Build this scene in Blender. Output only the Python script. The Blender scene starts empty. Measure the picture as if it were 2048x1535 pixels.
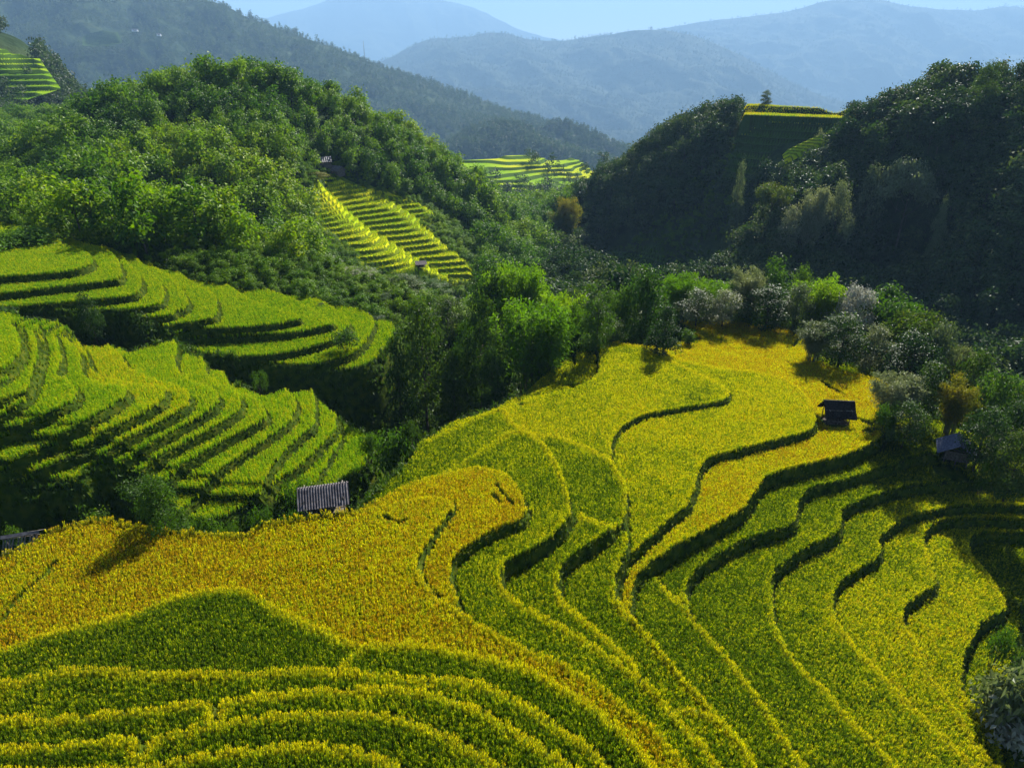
import bpy, math, random
import numpy as np
from mathutils import Vector, Matrix
random.seed(7)
rng = np.random.default_rng(7)
S = bpy.context.scene
COL = S.collection
rad = math.radians

# ------------------------------------------------------------------ camera, sky, sun, exposure
PITCH = rad(26.0)
FPX = 1365.0                       # focal length in pixels of the 2048 px wide photograph
CAMZ = 32.0
SUN_AZ, SUN_EL = rad(25.0), rad(35.0)
cd = bpy.data.cameras.new('camera')
cam = bpy.data.objects.new('camera', cd)
COL.objects.link(cam)
cam.location = (0, 0, CAMZ)
cam.rotation_euler = (math.pi/2 - PITCH, 0, 0)
cd.sensor_width = 36.0
cd.lens = 36.0*FPX/2048.0
cd.clip_start = 0.5
cd.clip_end = 30000
S.camera = cam
W = bpy.data.worlds.new('World')
S.world = W
W.use_nodes = True
nt = W.node_tree
bg = nt.nodes['Background']
sky = nt.nodes.new('ShaderNodeTexSky')
sky.sky_type = 'NISHITA'
sky.sun_disc = False
sky.sun_elevation = SUN_EL
sky.sun_rotation = SUN_AZ
sky.altitude = 2500
sky.air_density = 0.6
sky.dust_density = 1.2
nt.links.new(sky.outputs['Color'], bg.inputs['Color'])
bg.inputs['Strength'].default_value = 0.05
sl = bpy.data.lights.new('sun', 'SUN')
sl.energy = 5.0
sl.angle = rad(0.5)
sl.color = (1.0, 0.96, 0.87)
so = bpy.data.objects.new('sun', sl)
COL.objects.link(so)
sdir = Vector((math.sin(SUN_AZ)*math.cos(SUN_EL), math.cos(SUN_AZ)*math.cos(SUN_EL), math.sin(SUN_EL)))
so.rotation_euler = (-sdir).to_track_quat('-Z', 'Y').to_euler()
so.location = sdir*200
S.view_settings.view_transform = 'Standard'
S.view_settings.look = 'None'
S.view_settings.use_curve_mapping = False
S.view_settings.gamma = 1.0
S.view_settings.exposure = 1.65
S.render.engine = 'CYCLES'
S.cycles.max_bounces = 4
S.cycles.diffuse_bounces = 1
S.cycles.glossy_bounces = 1
S.cycles.transmission_bounces = 2
S.cycles.volume_bounces = 0
S.cycles.caustics_reflective = False
S.cycles.caustics_refractive = False

# ------------------------------------------------------------------ helpers
CP, SP = math.cos(PITCH), math.sin(PITCH)
def ray(u, v):
    u = np.asarray(u, float); v = np.asarray(v, float)
    return u-1024.0, FPX*CP+(767.5-v)*SP, -FPX*SP+(767.5-v)*CP
def on_z(u, v, z):
    dx, dy, dz = ray(u, v); t = (z-CAMZ)/dz
    return np.stack([t*dx, t*dy, t*dz+CAMZ], -1)
def on_y(u, v, Y):
    dx, dy, dz = ray(u, v); t = Y/dy
    return np.stack([t*dx, t*dy, t*dz+CAMZ], -1)
def to_px(x, y, z):
    zz = z-CAMZ
    d = y*CP-zz*SP
    up = y*SP+zz*CP
    return 1024+FPX*x/np.maximum(d, .01), 767.5-FPX*up/np.maximum(d, .01), d
def sstep(t):
    t = np.clip(t, 0, 1); return t*t*(3-2*t)
def catmull(P, n=8):
    P = np.asarray(P, float)
    Q = np.vstack([2*P[0]-P[1], P, 2*P[-1]-P[-2]])
    out = []
    for i in range(1, len(Q)-2):
        p0, p1, p2, p3 = Q[i-1], Q[i], Q[i+1], Q[i+2]
        t = np.linspace(0, 1, n, endpoint=False)[:, None]
        out.append(.5*((2*p1)+(p2-p0)*t+(2*p0-5*p1+4*p2-p3)*t*t+(3*p1-p0-3*p2+p3)*t**3))
    out.append(P[-1:])
    return np.vstack(out)
def _hash(ix, iy, seed):
    h = (ix.astype(np.int64)*374761393 + iy.astype(np.int64)*668265263 + seed*974634777) & 0x7fffffff
    h = ((h ^ (h >> 13))*1274126177) & 0x7fffffff
    return ((h ^ (h >> 16)) & 0xffff)/65535.0
def vnoise(x, y, s, seed=0):
    x = np.asarray(x)/s; y = np.asarray(y)/s
    ix = np.floor(x); iy = np.floor(y); fx = sstep(x-ix); fy = sstep(y-iy)
    a = _hash(ix, iy, seed); b = _hash(ix+1, iy, seed); c = _hash(ix, iy+1, seed); d = _hash(ix+1, iy+1, seed)
    return (a+(b-a)*fx)*(1-fy)+(c+(d-c)*fx)*fy
def fbm(x, y, s, seed=0, oct=4):
    r = 0; a = .5; n = 0
    for k in range(oct):
        r = r+a*vnoise(x, y, s, seed+k*17); n += a; a *= .5; s *= .5
    return r/n
def mesh_np(name, V, F, mats=(), mi=None, smooth=False, fattr=None, uv=None):
    """F: (n,k) int array or list of such arrays."""
    if not isinstance(F, list): F = [F]
    F = [np.asarray(f, np.int32) for f in F if len(f)]
    me = bpy.data.meshes.new(name)
    V = np.ascontiguousarray(V, np.float32)
    me.vertices.add(len(V)); me.vertices.foreach_set('co', V.ravel())
    tot = np.concatenate([np.full(len(f), f.shape[1], np.int32) for f in F])
    idx = np.concatenate([f.ravel() for f in F])
    me.loops.add(len(idx)); me.loops.foreach_set('vertex_index', idx)
    me.polygons.add(len(tot))
    st = np.zeros(len(tot), np.int32); st[1:] = np.cumsum(tot)[:-1]
    me.polygons.foreach_set('loop_start', st); me.polygons.foreach_set('loop_total', tot)
    if mi is not None: me.polygons.foreach_set('material_index', np.asarray(mi, np.int32))
    me.update(calc_edges=True)
    me.polygons.foreach_set('use_smooth', np.full(len(tot), bool(smooth)))
    for m in mats: me.materials.append(m)
    if fattr:
        for k, a in fattr.items():
            at = me.attributes.new(k, 'FLOAT', 'FACE'); at.data.foreach_set('value', np.asarray(a, np.float32))
    return me
def link(name, me, parent=None, label=None, cat=None, group=None, kind=None, col=None):
    o = bpy.data.objects.new(name, me)
    (col or COL).objects.link(o)
    if parent is not None: o.parent = parent
    if label: o['label'] = label
    if cat: o['category'] = cat
    if group: o['group'] = group
    if kind: o['kind'] = kind
    return o

class MB:
    """collects boxes, tubes and sheets into one mesh"""
    def __init__(s): s.v = []; s.f = []
    def box(s, c, size, rot=None):
        h = Vector(size)/2; n = len(s.v); R = rot or Matrix.Identity(3)
        for a in (-1, 1):
            for b in (-1, 1):
                for d in (-1, 1):
                    s.v.append(tuple(Vector(c)+R @ Vector((a*h.x, b*h.y, d*h.z))))
        for q in ((0,1,3,2),(4,6,7,5),(0,4,5,1),(2,3,7,6),(0,2,6,4),(1,5,7,3)):
            s.f.append(tuple(n+i for i in q))
    def tube(s, p0, p1, r0, r1=None, k=7):
        r1 = r0 if r1 is None else r1
        p0 = Vector(p0); p1 = Vector(p1); d = (p1-p0).normalized()
        a = d.orthogonal().normalized(); b = d.cross(a); n = len(s.v)
        for p, r in ((p0, r0), (p1, r1)):
            for i in range(k):
                t = 2*math.pi*i/k; s.v.append(tuple(p+a*(r*math.cos(t))+b*(r*math.sin(t))))
        for i in range(k):
            j = (i+1) % k; s.f.append((n+i, n+j, n+k+j, n+k+i))
        s.f.append(tuple(n+i for i in reversed(range(k)))); s.f.append(tuple(n+k+i for i in range(k)))
    def mesh(s, name, mat, smooth=False):
        me = bpy.data.meshes.new(name); me.from_pydata(s.v, [], s.f)
        if mat: me.materials.append(mat)
        me.polygons.foreach_set('use_smooth', [smooth]*len(me.polygons)); me.update()
        return me

# ------------------------------------------------------------------ materials
def newmat(name):
    m = bpy.data.materials.new(name); m.use_nodes = True
    n = m.node_tree; n.nodes.clear(); return m, n
def nd(n, t, **kw):
    a = n.nodes.new(t)
    for k, v in kw.items(): setattr(a, k, v)
    return a
def ramp(n, stops, interp='LINEAR'):
    r = nd(n, 'ShaderNodeValToRGB'); r.color_ramp.interpolation = interp
    e = r.color_ramp.elements
    while len(e) < len(stops): e.new(0.5)
    for q, (p, c) in zip(e, stops): q.position = p; q.color = (*c, 1)
    return r
def leaf_mat(name, cols, trans=0.35, tcol=(1.25, 1.35, 0.5), rough=0.5, spec=0.2, inst=False, patch=None):
    """cols: colour stops picked per face ('tint'), per object and per patch of the crown"""
    m, n = newmat(name)
    at = nd(n, 'ShaderNodeAttribute', attribute_name='tint')
    if inst:
        oi = nd(n, 'ShaderNodeAttribute', attribute_name='rnd', attribute_type='INSTANCER'); osock = oi.outputs['Fac']
    else:
        oi = nd(n, 'ShaderNodeObjectInfo'); osock = oi.outputs['Random']
    mx = nd(n, 'ShaderNodeMath', operation='MULTIPLY'); mx.inputs[1].default_value = .55
    n.links.new(at.outputs['Fac'], mx.inputs[0])
    ma = nd(n, 'ShaderNodeMath', operation='MULTIPLY_ADD'); ma.inputs[1].default_value = .45
    n.links.new(osock, ma.inputs[0]); n.links.new(mx.outputs[0], ma.inputs[2])
    r = ramp(n, [(i/(len(cols)-1), c) for i, c in enumerate(cols)])
    n.links.new(ma.outputs[0], r.inputs[0])
    p = nd(n, 'ShaderNodeBsdfPrincipled'); p.inputs['Roughness'].default_value = rough
    p.inputs['Specular IOR Level'].default_value = spec
    n.links.new(r.outputs[0], p.inputs['Base Color'])
    t = nd(n, 'ShaderNodeBsdfTranslucent')
    mm = nd(n, 'ShaderNodeMix', data_type='RGBA', blend_type='MULTIPLY'); mm.inputs['Factor'].default_value = 1
    mm.inputs[7].default_value = (*tcol, 1)
    n.links.new(r.outputs[0], mm.inputs[6]); n.links.new(mm.outputs[2], t.inputs['Color'])
    ms = nd(n, 'ShaderNodeMixShader'); ms.inputs[0].default_value = trans
    n.links.new(p.outputs[0], ms.inputs[1]); n.links.new(t.outputs[0], ms.inputs[2])
    o = nd(n, 'ShaderNodeOutputMaterial'); n.links.new(ms.outputs[0], o.inputs[0])
    return m
def noise_mat(name, cols, scale=1.0, rough=0.9, bump=0.3, bscale=None, detail=6, spec=.04):
    m, n = newmat(name)
    tc = nd(n, 'ShaderNodeTexCoord')
    g = nd(n, 'ShaderNodeTexNoise'); g.inputs['Scale'].default_value = scale; g.inputs['Detail'].default_value = detail
    n.links.new(tc.outputs['Object'], g.inputs['Vector'])
    k = len(cols)
    r = ramp(n, [(.3+.4*i/(k-1), c) for i, c in enumerate(cols)])
    n.links.new(g.outputs['Fac'], r.inputs[0])
    p = nd(n, 'ShaderNodeBsdfPrincipled'); p.inputs['Roughness'].default_value = rough
    p.inputs['Specular IOR Level'].default_value = spec
    n.links.new(r.outputs[0], p.inputs['Base Color'])
    if bump:
        g2 = nd(n, 'ShaderNodeTexNoise'); g2.inputs['Scale'].default_value = bscale or scale*4; g2.inputs['Detail'].default_value = 4
        n.links.new(tc.outputs['Object'], g2.inputs['Vector'])
        b = nd(n, 'ShaderNodeBump'); b.inputs['Strength'].default_value = bump; b.inputs['Distance'].default_value = .5/(bscale or scale*4)
        n.links.new(g2.outputs['Fac'], b.inputs['Height']); n.links.new(b.outputs[0], p.inputs['Normal'])
    o = nd(n, 'ShaderNodeOutputMaterial'); n.links.new(p.outputs[0], o.inputs[0])
    return m

# ------------------------------------------------------------------ base terrain: thin-plate surface through surveyed points
_c = []
def cY(u, v, Y): _c.append(on_y(u, v, Y))
def cZ(u, v, z): _c.append(on_z(u, v, z))
# left wooded hill (ground under the trees)
for a in ((30,305,238),(200,258,252),(400,172,266),(550,185,272),(700,235,278),(800,285,284),(900,345,290),(1000,405,297),(1060,455,300),
          (0,440,150),(150,460,148),(300,480,160),(480,505,168),(-300,390,230),(-300,480,140),(0,370,195),(200,340,202),(400,300,215),(600,330,222),
          (800,380,255),(900,440,262),(1000,500,268),(630,600,172),(720,610,180),(800,620,186),(560,450,188),(650,392,232),(760,400,243),(850,430,244),(930,555,207),(640,480,206),(760,520,202),(840,545,204)): cY(*a)
# the far side of both crests falls away
for u, v, Y in ((30,305,238),(200,258,252),(400,172,266),(550,185,272),(700,235,278),(900,345,290),(1290,315,345),(1400,266,325),(1480,250,312),(1560,250,318),(1650,255,306),(1750,248,292),(1850,212,268),(1960,198,246),(2048,178,236)):
    _p = on_y(u, v, Y); _c.append(np.array((_p[0]*1.14, Y*1.14, _p[2]-11)))
# valley between the hills
for a in ((1090,560,245),(1120,600,190),(1000,680,112),(1080,450,330),(1120,420,380)): cY(*a)
# right wooded hill
for a in ((1200,560,272),(1250,560,287),(1250,470,305),(1250,380,324),(1290,315,345),(1400,266,325),(1500,243,305),(1560,250,292),(1650,255,285),(1750,248,278),(1850,212,262),(1960,198,246),(2048,178,236),
          (2300,150,225),(2300,400,190),(2300,650,140),(1400,560,262),(1400,430,286),(1560,450,229),(1680,380,231),(1800,300,232),(1950,235,240),(1560,320,274),(1460,330,292),(1640,300,264),(1500,500,252),
          (1700,470,236),(1850,420,222),(2048,400,197),(1700,540,226),(1880,540,204),(2048,600,172),(2048,700,160)): cY(*a)
# near ground: gullies beside and beyond the terraces
for x, y, z in ((0,-60,4),(-70,-20,5),(-70,10,0),(70,-30,-14),(55,20,-14),(-38,45,-7),(-28,46,-8),(-19,48.5,-8),(-8,56,-10),(-3,64,-12),(2,74,-11),(8,84,-13),(-14.3,43.5,-1.8),(-34,40,-2.5),(10,100,-20),
                (-60,80,-4),(-42,79,-9),(-28,77,-13),(-14,84,-15),(-20,70,-13),(-8,74,-14),(-85,85,0),(-120,60,6),(-120,120,6),(-75,125,2),(-45,125,-2),(-25,125,-7),(-15,112,-9),
                (30,100,-10),(45,96,-11),(52,75,-12),(60,60,-15),(45,120,-19),(80,90,-28),(80,40,-22),(34,34,-13),(40,26,-15),(0,140,-24),(60,150,-36),(15,160,-33),
                (-200,100,5),(-200,250,-2),(250,100,-10),(300,200,6),(0,420,-56),(200,420,-30),(-200,360,0),(0,300,-42),(250,330,0),(-120,340,6),(100,420,-50),(330,280,8),(-280,180,-2)):
    _c.append(np.array((x, y, z), float))
CPT = np.array(_c)
def _U(r2): return np.where(r2 > 1e-9, r2*np.log(np.maximum(r2, 1e-9)), 0)*.5
def _tps(C, lam):
    xy = C[:, :2]/100; n = len(C)
    K = _U(((xy[:, None]-xy[None])**2).sum(-1))+lam*np.eye(n)
    P = np.c_[np.ones(n), xy]; A = np.zeros((n+3, n+3)); A[:n, :n] = K; A[:n, n:] = P; A[n:, :n] = P.T
    return np.linalg.solve(A, np.r_[C[:, 2], np.zeros(3)])
TW = _tps(CPT, .004)
def T(x, y):
    x = np.asarray(x, float); y = np.asarray(y, float); sh = x.shape
    q = np.c_[x.ravel(), y.ravel()]/100; out = np.empty(len(q)); xy = CPT[:, :2]/100
    for i in range(0, len(q), 40000):
        b = q[i:i+40000]
        r2 = (b[:, :1]-xy[:, 0])**2+(b[:, 1:]-xy[:, 1])**2
        out[i:i+40000] = _U(r2) @ TW[:-3]+TW[-3]+b @ TW[-2:]
    return out.reshape(sh)

# ------------------------------------------------------------------ fine grid of the rice terraces
X0, X1, Y0, Y1, DG = -112.0, 70.0, 8.0, 136.0, 0.25
gx = np.arange(X0, X1+1e-6, DG); gy = np.arange(Y0, Y1+1e-6, DG)
NX, NY = len(gx), len(gy)
GX, GY = np.meshgrid(gx, gy)
def inside(poly):
    """even-odd fill of a world-space polygon on the fine grid"""
    flip = np.zeros((NY, NX+1), np.int32); P = np.asarray(poly)
    for a, b in zip(P, np.roll(P, -1, 0)):
        if a[1] == b[1]: continue
        lo, hi = (a, b) if a[1] < b[1] else (b, a)
        r0 = max(0, int(math.ceil((lo[1]-Y0)/DG))); r1 = min(NY-1, int(math.ceil((hi[1]-Y0)/DG))-1)
        if r1 < r0: continue
        r = np.arange(r0, r1+1)
        xs = lo[0]+(gy[r]-lo[1])*(hi[0]-lo[0])/(hi[1]-lo[1])
        np.add.at(flip, (r, np.clip(np.ceil((xs-X0)/DG).astype(int), 0, NX)), 1)
    return (np.cumsum(flip, 1)[:, :NX] % 2).astype(bool)
def dist(line, R):
    """unsigned distance to a world polyline, right within R metres of it"""
    D = np.full((NY, NX), R+1.0)
    P = np.asarray(line)
    for a, b in zip(P[:-1], P[1:]):
        x0, x1 = sorted((a[0], b[0])); y0, y1 = sorted((a[1], b[1]))
        i0 = max(0, int((x0-R-X0)/DG)); i1 = min(NX, int((x1+R-X0)/DG)+2); j0 = max(0, int((y0-R-Y0)/DG)); j1 = min(NY, int((y1+R-Y0)/DG)+2)
        if i1 <= i0 or j1 <= j0: continue
        qx = GX[j0:j1, i0:i1]-a[0]; qy = GY[j0:j1, i0:i1]-a[1]; dx, dy = b[0]-a[0], b[1]-a[1]
        t = np.clip((qx*dx+qy*dy)/(dx*dx+dy*dy+1e-12), 0, 1)
        D[j0:j1, i0:i1] = np.minimum(D[j0:j1, i0:i1], np.hypot(qx-t*dx, qy-t*dy))
    return D
LN = {}                                                  # name -> (pixel polyline, world polyline)
def make_line(name, items, z):
    px, wd = [], []; run = []
    def flush():
        if not run: return
        p = catmull(run, 6) if len(run) > 1 else np.array(run, float)
        px.append(p); wd.append(on_z(p[:, 0], p[:, 1], z)[:, :2]); run.clear()
    for it in items:
        if it[0] == 'f':                                 # follow an earlier line between two pixels
            flush(); P, Wd = LN[it[1]]
            a = 0 if it[2] is None else int(np.argmin(((P-np.array(it[2]))**2).sum(1)))
            b = len(P)-1 if len(it) < 4 else int(np.argmin(((P-np.array(it[3]))**2).sum(1)))
            px.append(P[a:b+1]); wd.append(Wd[a:b+1])
        else: run.append(it)
    flush()
    P, Wd = np.vstack(px), np.vstack(wd)
    # ragged hand-dug edge
    k = np.arange(len(Wd)); LN[name] = (P, Wd)
    return Wd
CROP = 0.5                                              # height of the standing rice over the ground
class Zone: pass
def build_zone(lines, ztop, border, mode, fall):
    """lines: (name, drop, items) from the highest terrace to the lowest; border: (u, v, z) outline of the terraced ground"""
    z = ztop; H = np.full((NY, NX), ztop-CROP); blk = np.zeros((NY, NX), bool); idx = np.zeros((NY, NX), np.int16); Z = Zone(); Z.lv = [ztop]; rim = np.zeros((NY, NX))
    for k, (name, drop, items) in enumerate(lines):
        w = make_line(name, items, z)
        e = w[-1]+(w[-1]-w[-2])/max(1e-6, np.linalg.norm(w[-1]-w[-2]))*25
        s = w[0]
        if mode == 'F' and s[0] > 35: poly = [*w, e, (260, e[1]-5), (260, s[1])]
        elif mode == 'F': poly = [*w, e, (260, e[1]-5), (260, 400), (-260, 400), (-260, s[1])]
        else: poly = [*w, (-260, w[-1][1]), (-260, -80), (260, -80), (260, 400), (s[0], 400)]
        ins = inside(poly)
        wd = .14+.22*drop; D = dist([*w, e] if mode == 'F' else w, 1.0); sd = np.where(ins, D, -D)
        H -= drop*np.clip(sd/wd, 0, 1)
        # low bund along the rim
        H += .10*np.exp(-((sd+.12)/.14)**2)
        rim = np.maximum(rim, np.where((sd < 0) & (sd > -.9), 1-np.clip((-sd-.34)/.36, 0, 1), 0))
        blk |= (sd > -.10) & (sd < wd+.14)
        idx[ins] = k+1; z -= drop; Z.lv.append(z)
    b = np.array([on_z(u, v, zz)[:2] for u, v, zz in border]); b = catmull(np.vstack([b, b[:1]]), 5)
    Z.ins = inside(b); D = dist(b, fall*3.2); Z.sd = np.where(Z.ins, D, -D); Z.b = b
    Z.w = np.where(Z.ins, 1.0, np.exp(-(np.minimum(D, fall*3.2)/fall)**2)*(D < fall*3.2))
    Z.H, Z.blk, Z.idx, Z.rim = H, blk, idx, rim; return Z

Rl = []
def R(n, d, *it): Rl.append((n, d, it))
R('R1',.5,(-160,1535),(0,1533),(137,1531),(273,1524),(376,1507),(478,1490),(581,1481),(664,1485),(673,1493),(700,1490),(734,1497),(768,1510),(813,1535),(840,1555))
R('R2',.5,(-160,1490),(0,1487),(137,1478),(263,1467),(273,1500),(282,1502),(292,1476),(342,1459),(424,1439),(478,1430),(581,1420),(700,1415),(768,1420),(837,1439),(905,1466),(973,1504),(1018,1531),(1034,1547))
R('R3',.5,(-160,1428),(0,1425),(103,1429),(205,1418),(308,1406),(416,1397),(424,1428),(432,1428),(441,1396),(513,1384),(615,1374),(697,1370),(785,1367),(854,1377),(905,1391),(973,1415),(1008,1439),(1059,1466),(1110,1500),(1155,1531),(1172,1546))
R('R4',.5,(-160,1358),(0,1355),(34,1357),(68,1347),(137,1333),(205,1333),(308,1340),(410,1343),(513,1338),(581,1333),(700,1336),(768,1338),(813,1348),(852,1352),(858,1362),(871,1346),(939,1353),(990,1370),(1042,1394),(1110,1439),(1178,1483),(1232,1534),(1245,1547))
R('R5',.6,('f','R4',(-160,1358),(640,1334)),(672,1328),(690,1315),(720,1290),(751,1281),(803,1283),(871,1288),(939,1302),(1008,1316),(1059,1333),(1110,1360),(1178,1401),(1213,1425),(1247,1456),(1281,1493),(1315,1531),(1328,1546))
R('R6',.7,(-160,1340),(0,1292),(68,1268),(137,1251),(205,1234),(273,1217),(308,1200),(342,1189),(410,1176),(461,1170),(496,1176),(547,1206),(598,1234),(649,1254),(697,1278),(725,1286),('f','R5',(740,1284)))
R('R7',.35,(-260,1190),(0,1108),(103,1060),(205,1036),(308,1056),(478,1066),(530,1045),(697,1019),(734,1012),(802,999),(864,990),(898,997),(907,1010),(891,1032),(871,1059),(847,1097),(837,1117),(840,1141),(854,1165),(878,1189),(905,1206),(939,1234),(990,1261),(1042,1288),(1110,1312),(1161,1343),(1213,1377),(1264,1418),(1315,1459),(1377,1528),(1392,1545))
R('R8',.8,('f','R7',(-260,1190),(697,1019)),(738,1007),(802,972),(871,948),(939,932),(980,932),(1014,948),(1035,972),(1049,996),(1052,1016),(1046,1032),(1030,1040),(1008,1046),(956,1073),(922,1097),(905,1114),(901,1130),(902,1158),(910,1184),(917,1203),('f','R7',(930,1228)))
R('R9',.9,('f','R8',(-260,1190),(720,1014)),(780,988),(840,962),(888,941),(939,913),(990,879),(1025,860),(1059,864),(1086,883),(1110,917),(1127,954),(1137,985),(1143,1016),(1137,1029),(1128,1045),(1110,1062),(1076,1086),(1042,1106),(1012,1119),(1005,1135),(1001,1158),(1018,1186),(1059,1213),(1110,1240),(1178,1278),(1230,1312),(1281,1350),(1315,1384),(1349,1418),(1382,1456),(1416,1493),(1447,1534),(1457,1547))
R('R10b',.25,('f','R9',(-260,1190),(1320,1388)),(1350,1414),(1382,1412),(1416,1424),(1440,1436),(1468,1462),(1492,1496),(1513,1533),(1520,1546))
R('R10a',.7,('f','R9',(-260,1190),(1143,1016)),(1160,1022),(1179,1033),(1213,1045),(1228,1052),(1213,1063),(1161,1097),(1127,1124),(1120,1145),(1117,1170),(1127,1199),(1161,1227),(1196,1257),(1240,1295),(1270,1324),('f','R9',(1290,1358),(1320,1388)),('f','R10b',(1350,1414)))
R('R10',.4,(860,876),(930,842),(1001,816),(1025,842),(1059,859),(1086,867),(1110,867),(1161,886),(1196,903),(1223,920),(1237,944),(1250,961),(1254,989),(1252,1016),(1246,1042),(1232,1054),('f','R10a',(1213,1063)))
R('R11',.3,('f','R10',(860,876),(1254,1010)),(1254,1040),(1256,1072),(1255,1092),(1248,1117),(1234,1138),(1231,1165),(1234,1193),(1248,1217),(1281,1251),(1315,1292),(1349,1329),(1384,1369),(1416,1405),(1440,1432),(1468,1459),(1492,1493),(1515,1531),(1524,1547))
R('RA',.5,(1170,640),(1240,683),(1295,692),(1348,721),(1382,737),(1416,753),(1444,767),(1459,783),(1451,797),(1416,804),(1348,815),(1298,824),(1264,838),(1240,855),(1228,873),(1222,890),('f','R11',(1226,922)))
R('R12',.8,(1200,640),(1270,681),(1310,692),(1348,712),(1399,726),(1464,736),(1519,743),(1560,753),(1594,770),(1615,794),(1628,814),(1632,842),(1615,859),(1553,876),(1485,893),(1433,907),(1410,920),(1397,941),(1391,970),(1380,998),(1363,1018),(1332,1042),(1298,1073),(1270,1098),(1248,1120),(1239,1145),('f','R11',(1232,1170)))
R('R13',1.0,(1560,600),(1590,636),(1608,668),(1618,698),(1640,722),(1700,742),(1775,765),(1773,800),(1768,830),(1772,852),(1765,869),(1741,886),(1690,907),(1621,924),(1553,941),(1529,955),(1512,978),(1498,1002),(1483,1017),(1433,1046),(1399,1063),(1348,1090),(1315,1114),(1284,1138),(1269,1159),(1264,1186),(1262,1218),('f','R11',(1270,1240)))
R('R13b',.3,('f','R13',(1560,600),(1315,1114)),(1296,1139),(1315,1152),(1332,1172),(1349,1188),(1364,1199),(1378,1214),(1399,1247),(1450,1299),(1495,1357),(1536,1415),(1570,1470),(1615,1535),(1622,1547))
R('R14',1.0,(2200,872),(2048,886),(1930,896),(1840,907),(1792,924),(1724,944),(1690,955),(1638,968),(1615,978),(1601,996),(1594,1016),(1591,1036),(1580,1047),(1553,1056),(1502,1070),(1468,1087),(1433,1107),(1399,1131),(1379,1155),(1371,1180),('f','R13b',(1380,1216)))
R('R15',1.0,(2200,975),(2048,962),(1950,957),(1840,966),(1758,985),(1707,1003),(1686,1020),(1683,1045),(1676,1062),(1656,1073),(1621,1087),(1594,1104),(1567,1124),(1550,1141),(1544,1165),(1546,1200),(1553,1247),(1570,1282),(1604,1329),(1656,1377),(1690,1418),(1741,1470),(1796,1531),(1808,1545))
R('R16',.8,(2200,1020),(2048,1008),(1929,1008),(1826,1027),(1789,1049),(1763,1071),(1762,1085),(1764,1102),(1755,1114),(1724,1131),(1697,1148),(1677,1165),(1669,1186),(1668,1208),(1678,1240),(1707,1282),(1758,1336),(1826,1408),(1895,1473),(1956,1534),(1968,1546))
R('R17',.8,(2200,1050),(2048,1036),(1929,1034),(1878,1042),(1854,1059),(1849,1083),(1860,1111),(1870,1138),(1873,1158),(1868,1172),(1844,1184),(1820,1203),(1808,1219),(1809,1236),(1818,1256),(1844,1299),(1861,1343),(1895,1391),(1929,1442),(1963,1493),(1997,1531),(2008,1545))
R('R18',1.0,(2200,1075),(2048,1063),(1963,1063),(1943,1077),(1941,1094),(1950,1114),(1980,1145),(2004,1186),(2014,1206),(2004,1222),(1963,1243),(1943,1282),(1929,1316),(1926,1357),(1930,1384),(1963,1422),(1987,1446),(1999,1476),(2010,1531),(2016,1546))
zl = 3.3
FB = [(-400,1290,-.2),(-150,1165,-.2),(0,1106,0),(51,1082,0),(103,1060,0),(171,1042,0),(205,1036,0),(250,1041,0),(308,1056,0),(400,1064,0),(478,1066,0),(530,1046,0),(600,1033,0),(697,1014,-.3),
      (735,966,-1.1),(768,940,-1.6),(813,905,-2),(844,868,-2.6),(880,846,-3),(905,832,-3.2),(980,806,-3.6),(1042,780,-4.4),(1075,755,-4.7),(1110,728,-4.7),(1150,703,-4.7),(1196,689,-3.9),(1240,682,-3.75),(1295,688,-4.2),(1345,685,-5.0),(1368,670,-5.0),(1392,655,-5.1),(1372,642,-5.2),(1358,632,-5.3),
      (1382,625,-5.3),(1416,629,-5.3),(1485,637,-5.3),(1536,644,-5.3),(1567,648,-5.3),(1590,658,-5.3),(1622,690,-5.5),(1700,725,-6),(1790,750,-6),(1850,820,-6.1),(1960,880,-7),(2100,900,-8),(2300,980,-9),(2250,1060,-10.5),(2060,1200,-11.5),(2036,1225,-11.7),(2032,1262,-11.7),(2020,1312,-11.8),(2006,1370,-11.8),(2000,1420,-11.8),(2020,1540,-11.8),(2030,1700,-11.8),
      (2030,2300,-11.8),(1000,2600,3),(-900,2200,3.3),(-900,1500,3)]
F = build_zone(Rl, zl, FB, 'F', 2.2)
# the small ledges beside field A on the gully side, and the ripples of the golden hilltop
def extra(Z, poly, z, drop, wd=.3):
    w = np.array([on_z(u, v, z)[:2] for u, v in poly]); w = catmull(np.vstack([w, w[:1]]), 5)
    ins = inside(w); D = dist(w, 1.2); sd = np.where(ins, D, -D); Z.H -= drop*np.clip(sd/wd, 0, 1); Z.blk |= (sd > -.1) & (sd < wd+.05)
extra(F, [(1196,688),(1197,735),(1180,757),(1140,775),(1080,788),(1030,802),(900,838),(860,800),(1050,700)], -3.75, .8)
extra(F, [(1150,700),(1152,725),(1130,752),(1095,770),(1020,795),(900,800),(1050,690)], -4.55, .6)
for zz, q in ((-5.05,[(1330,690),(1400,698),(1450,701),(1519,706),(1604,725),(1640,700),(1600,600),(1300,590)]),
              (-5.3,[(1330,685),(1395,680),(1420,672),(1450,668),(1502,671),(1590,690),(1600,600),(1300,590)]),
              (-5.5,[(1350,680),(1385,662),(1420,650),(1460,647),(1520,652),(1590,668),(1600,600),(1300,590)])): extra(F, q, zz, .25, .5)
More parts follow.
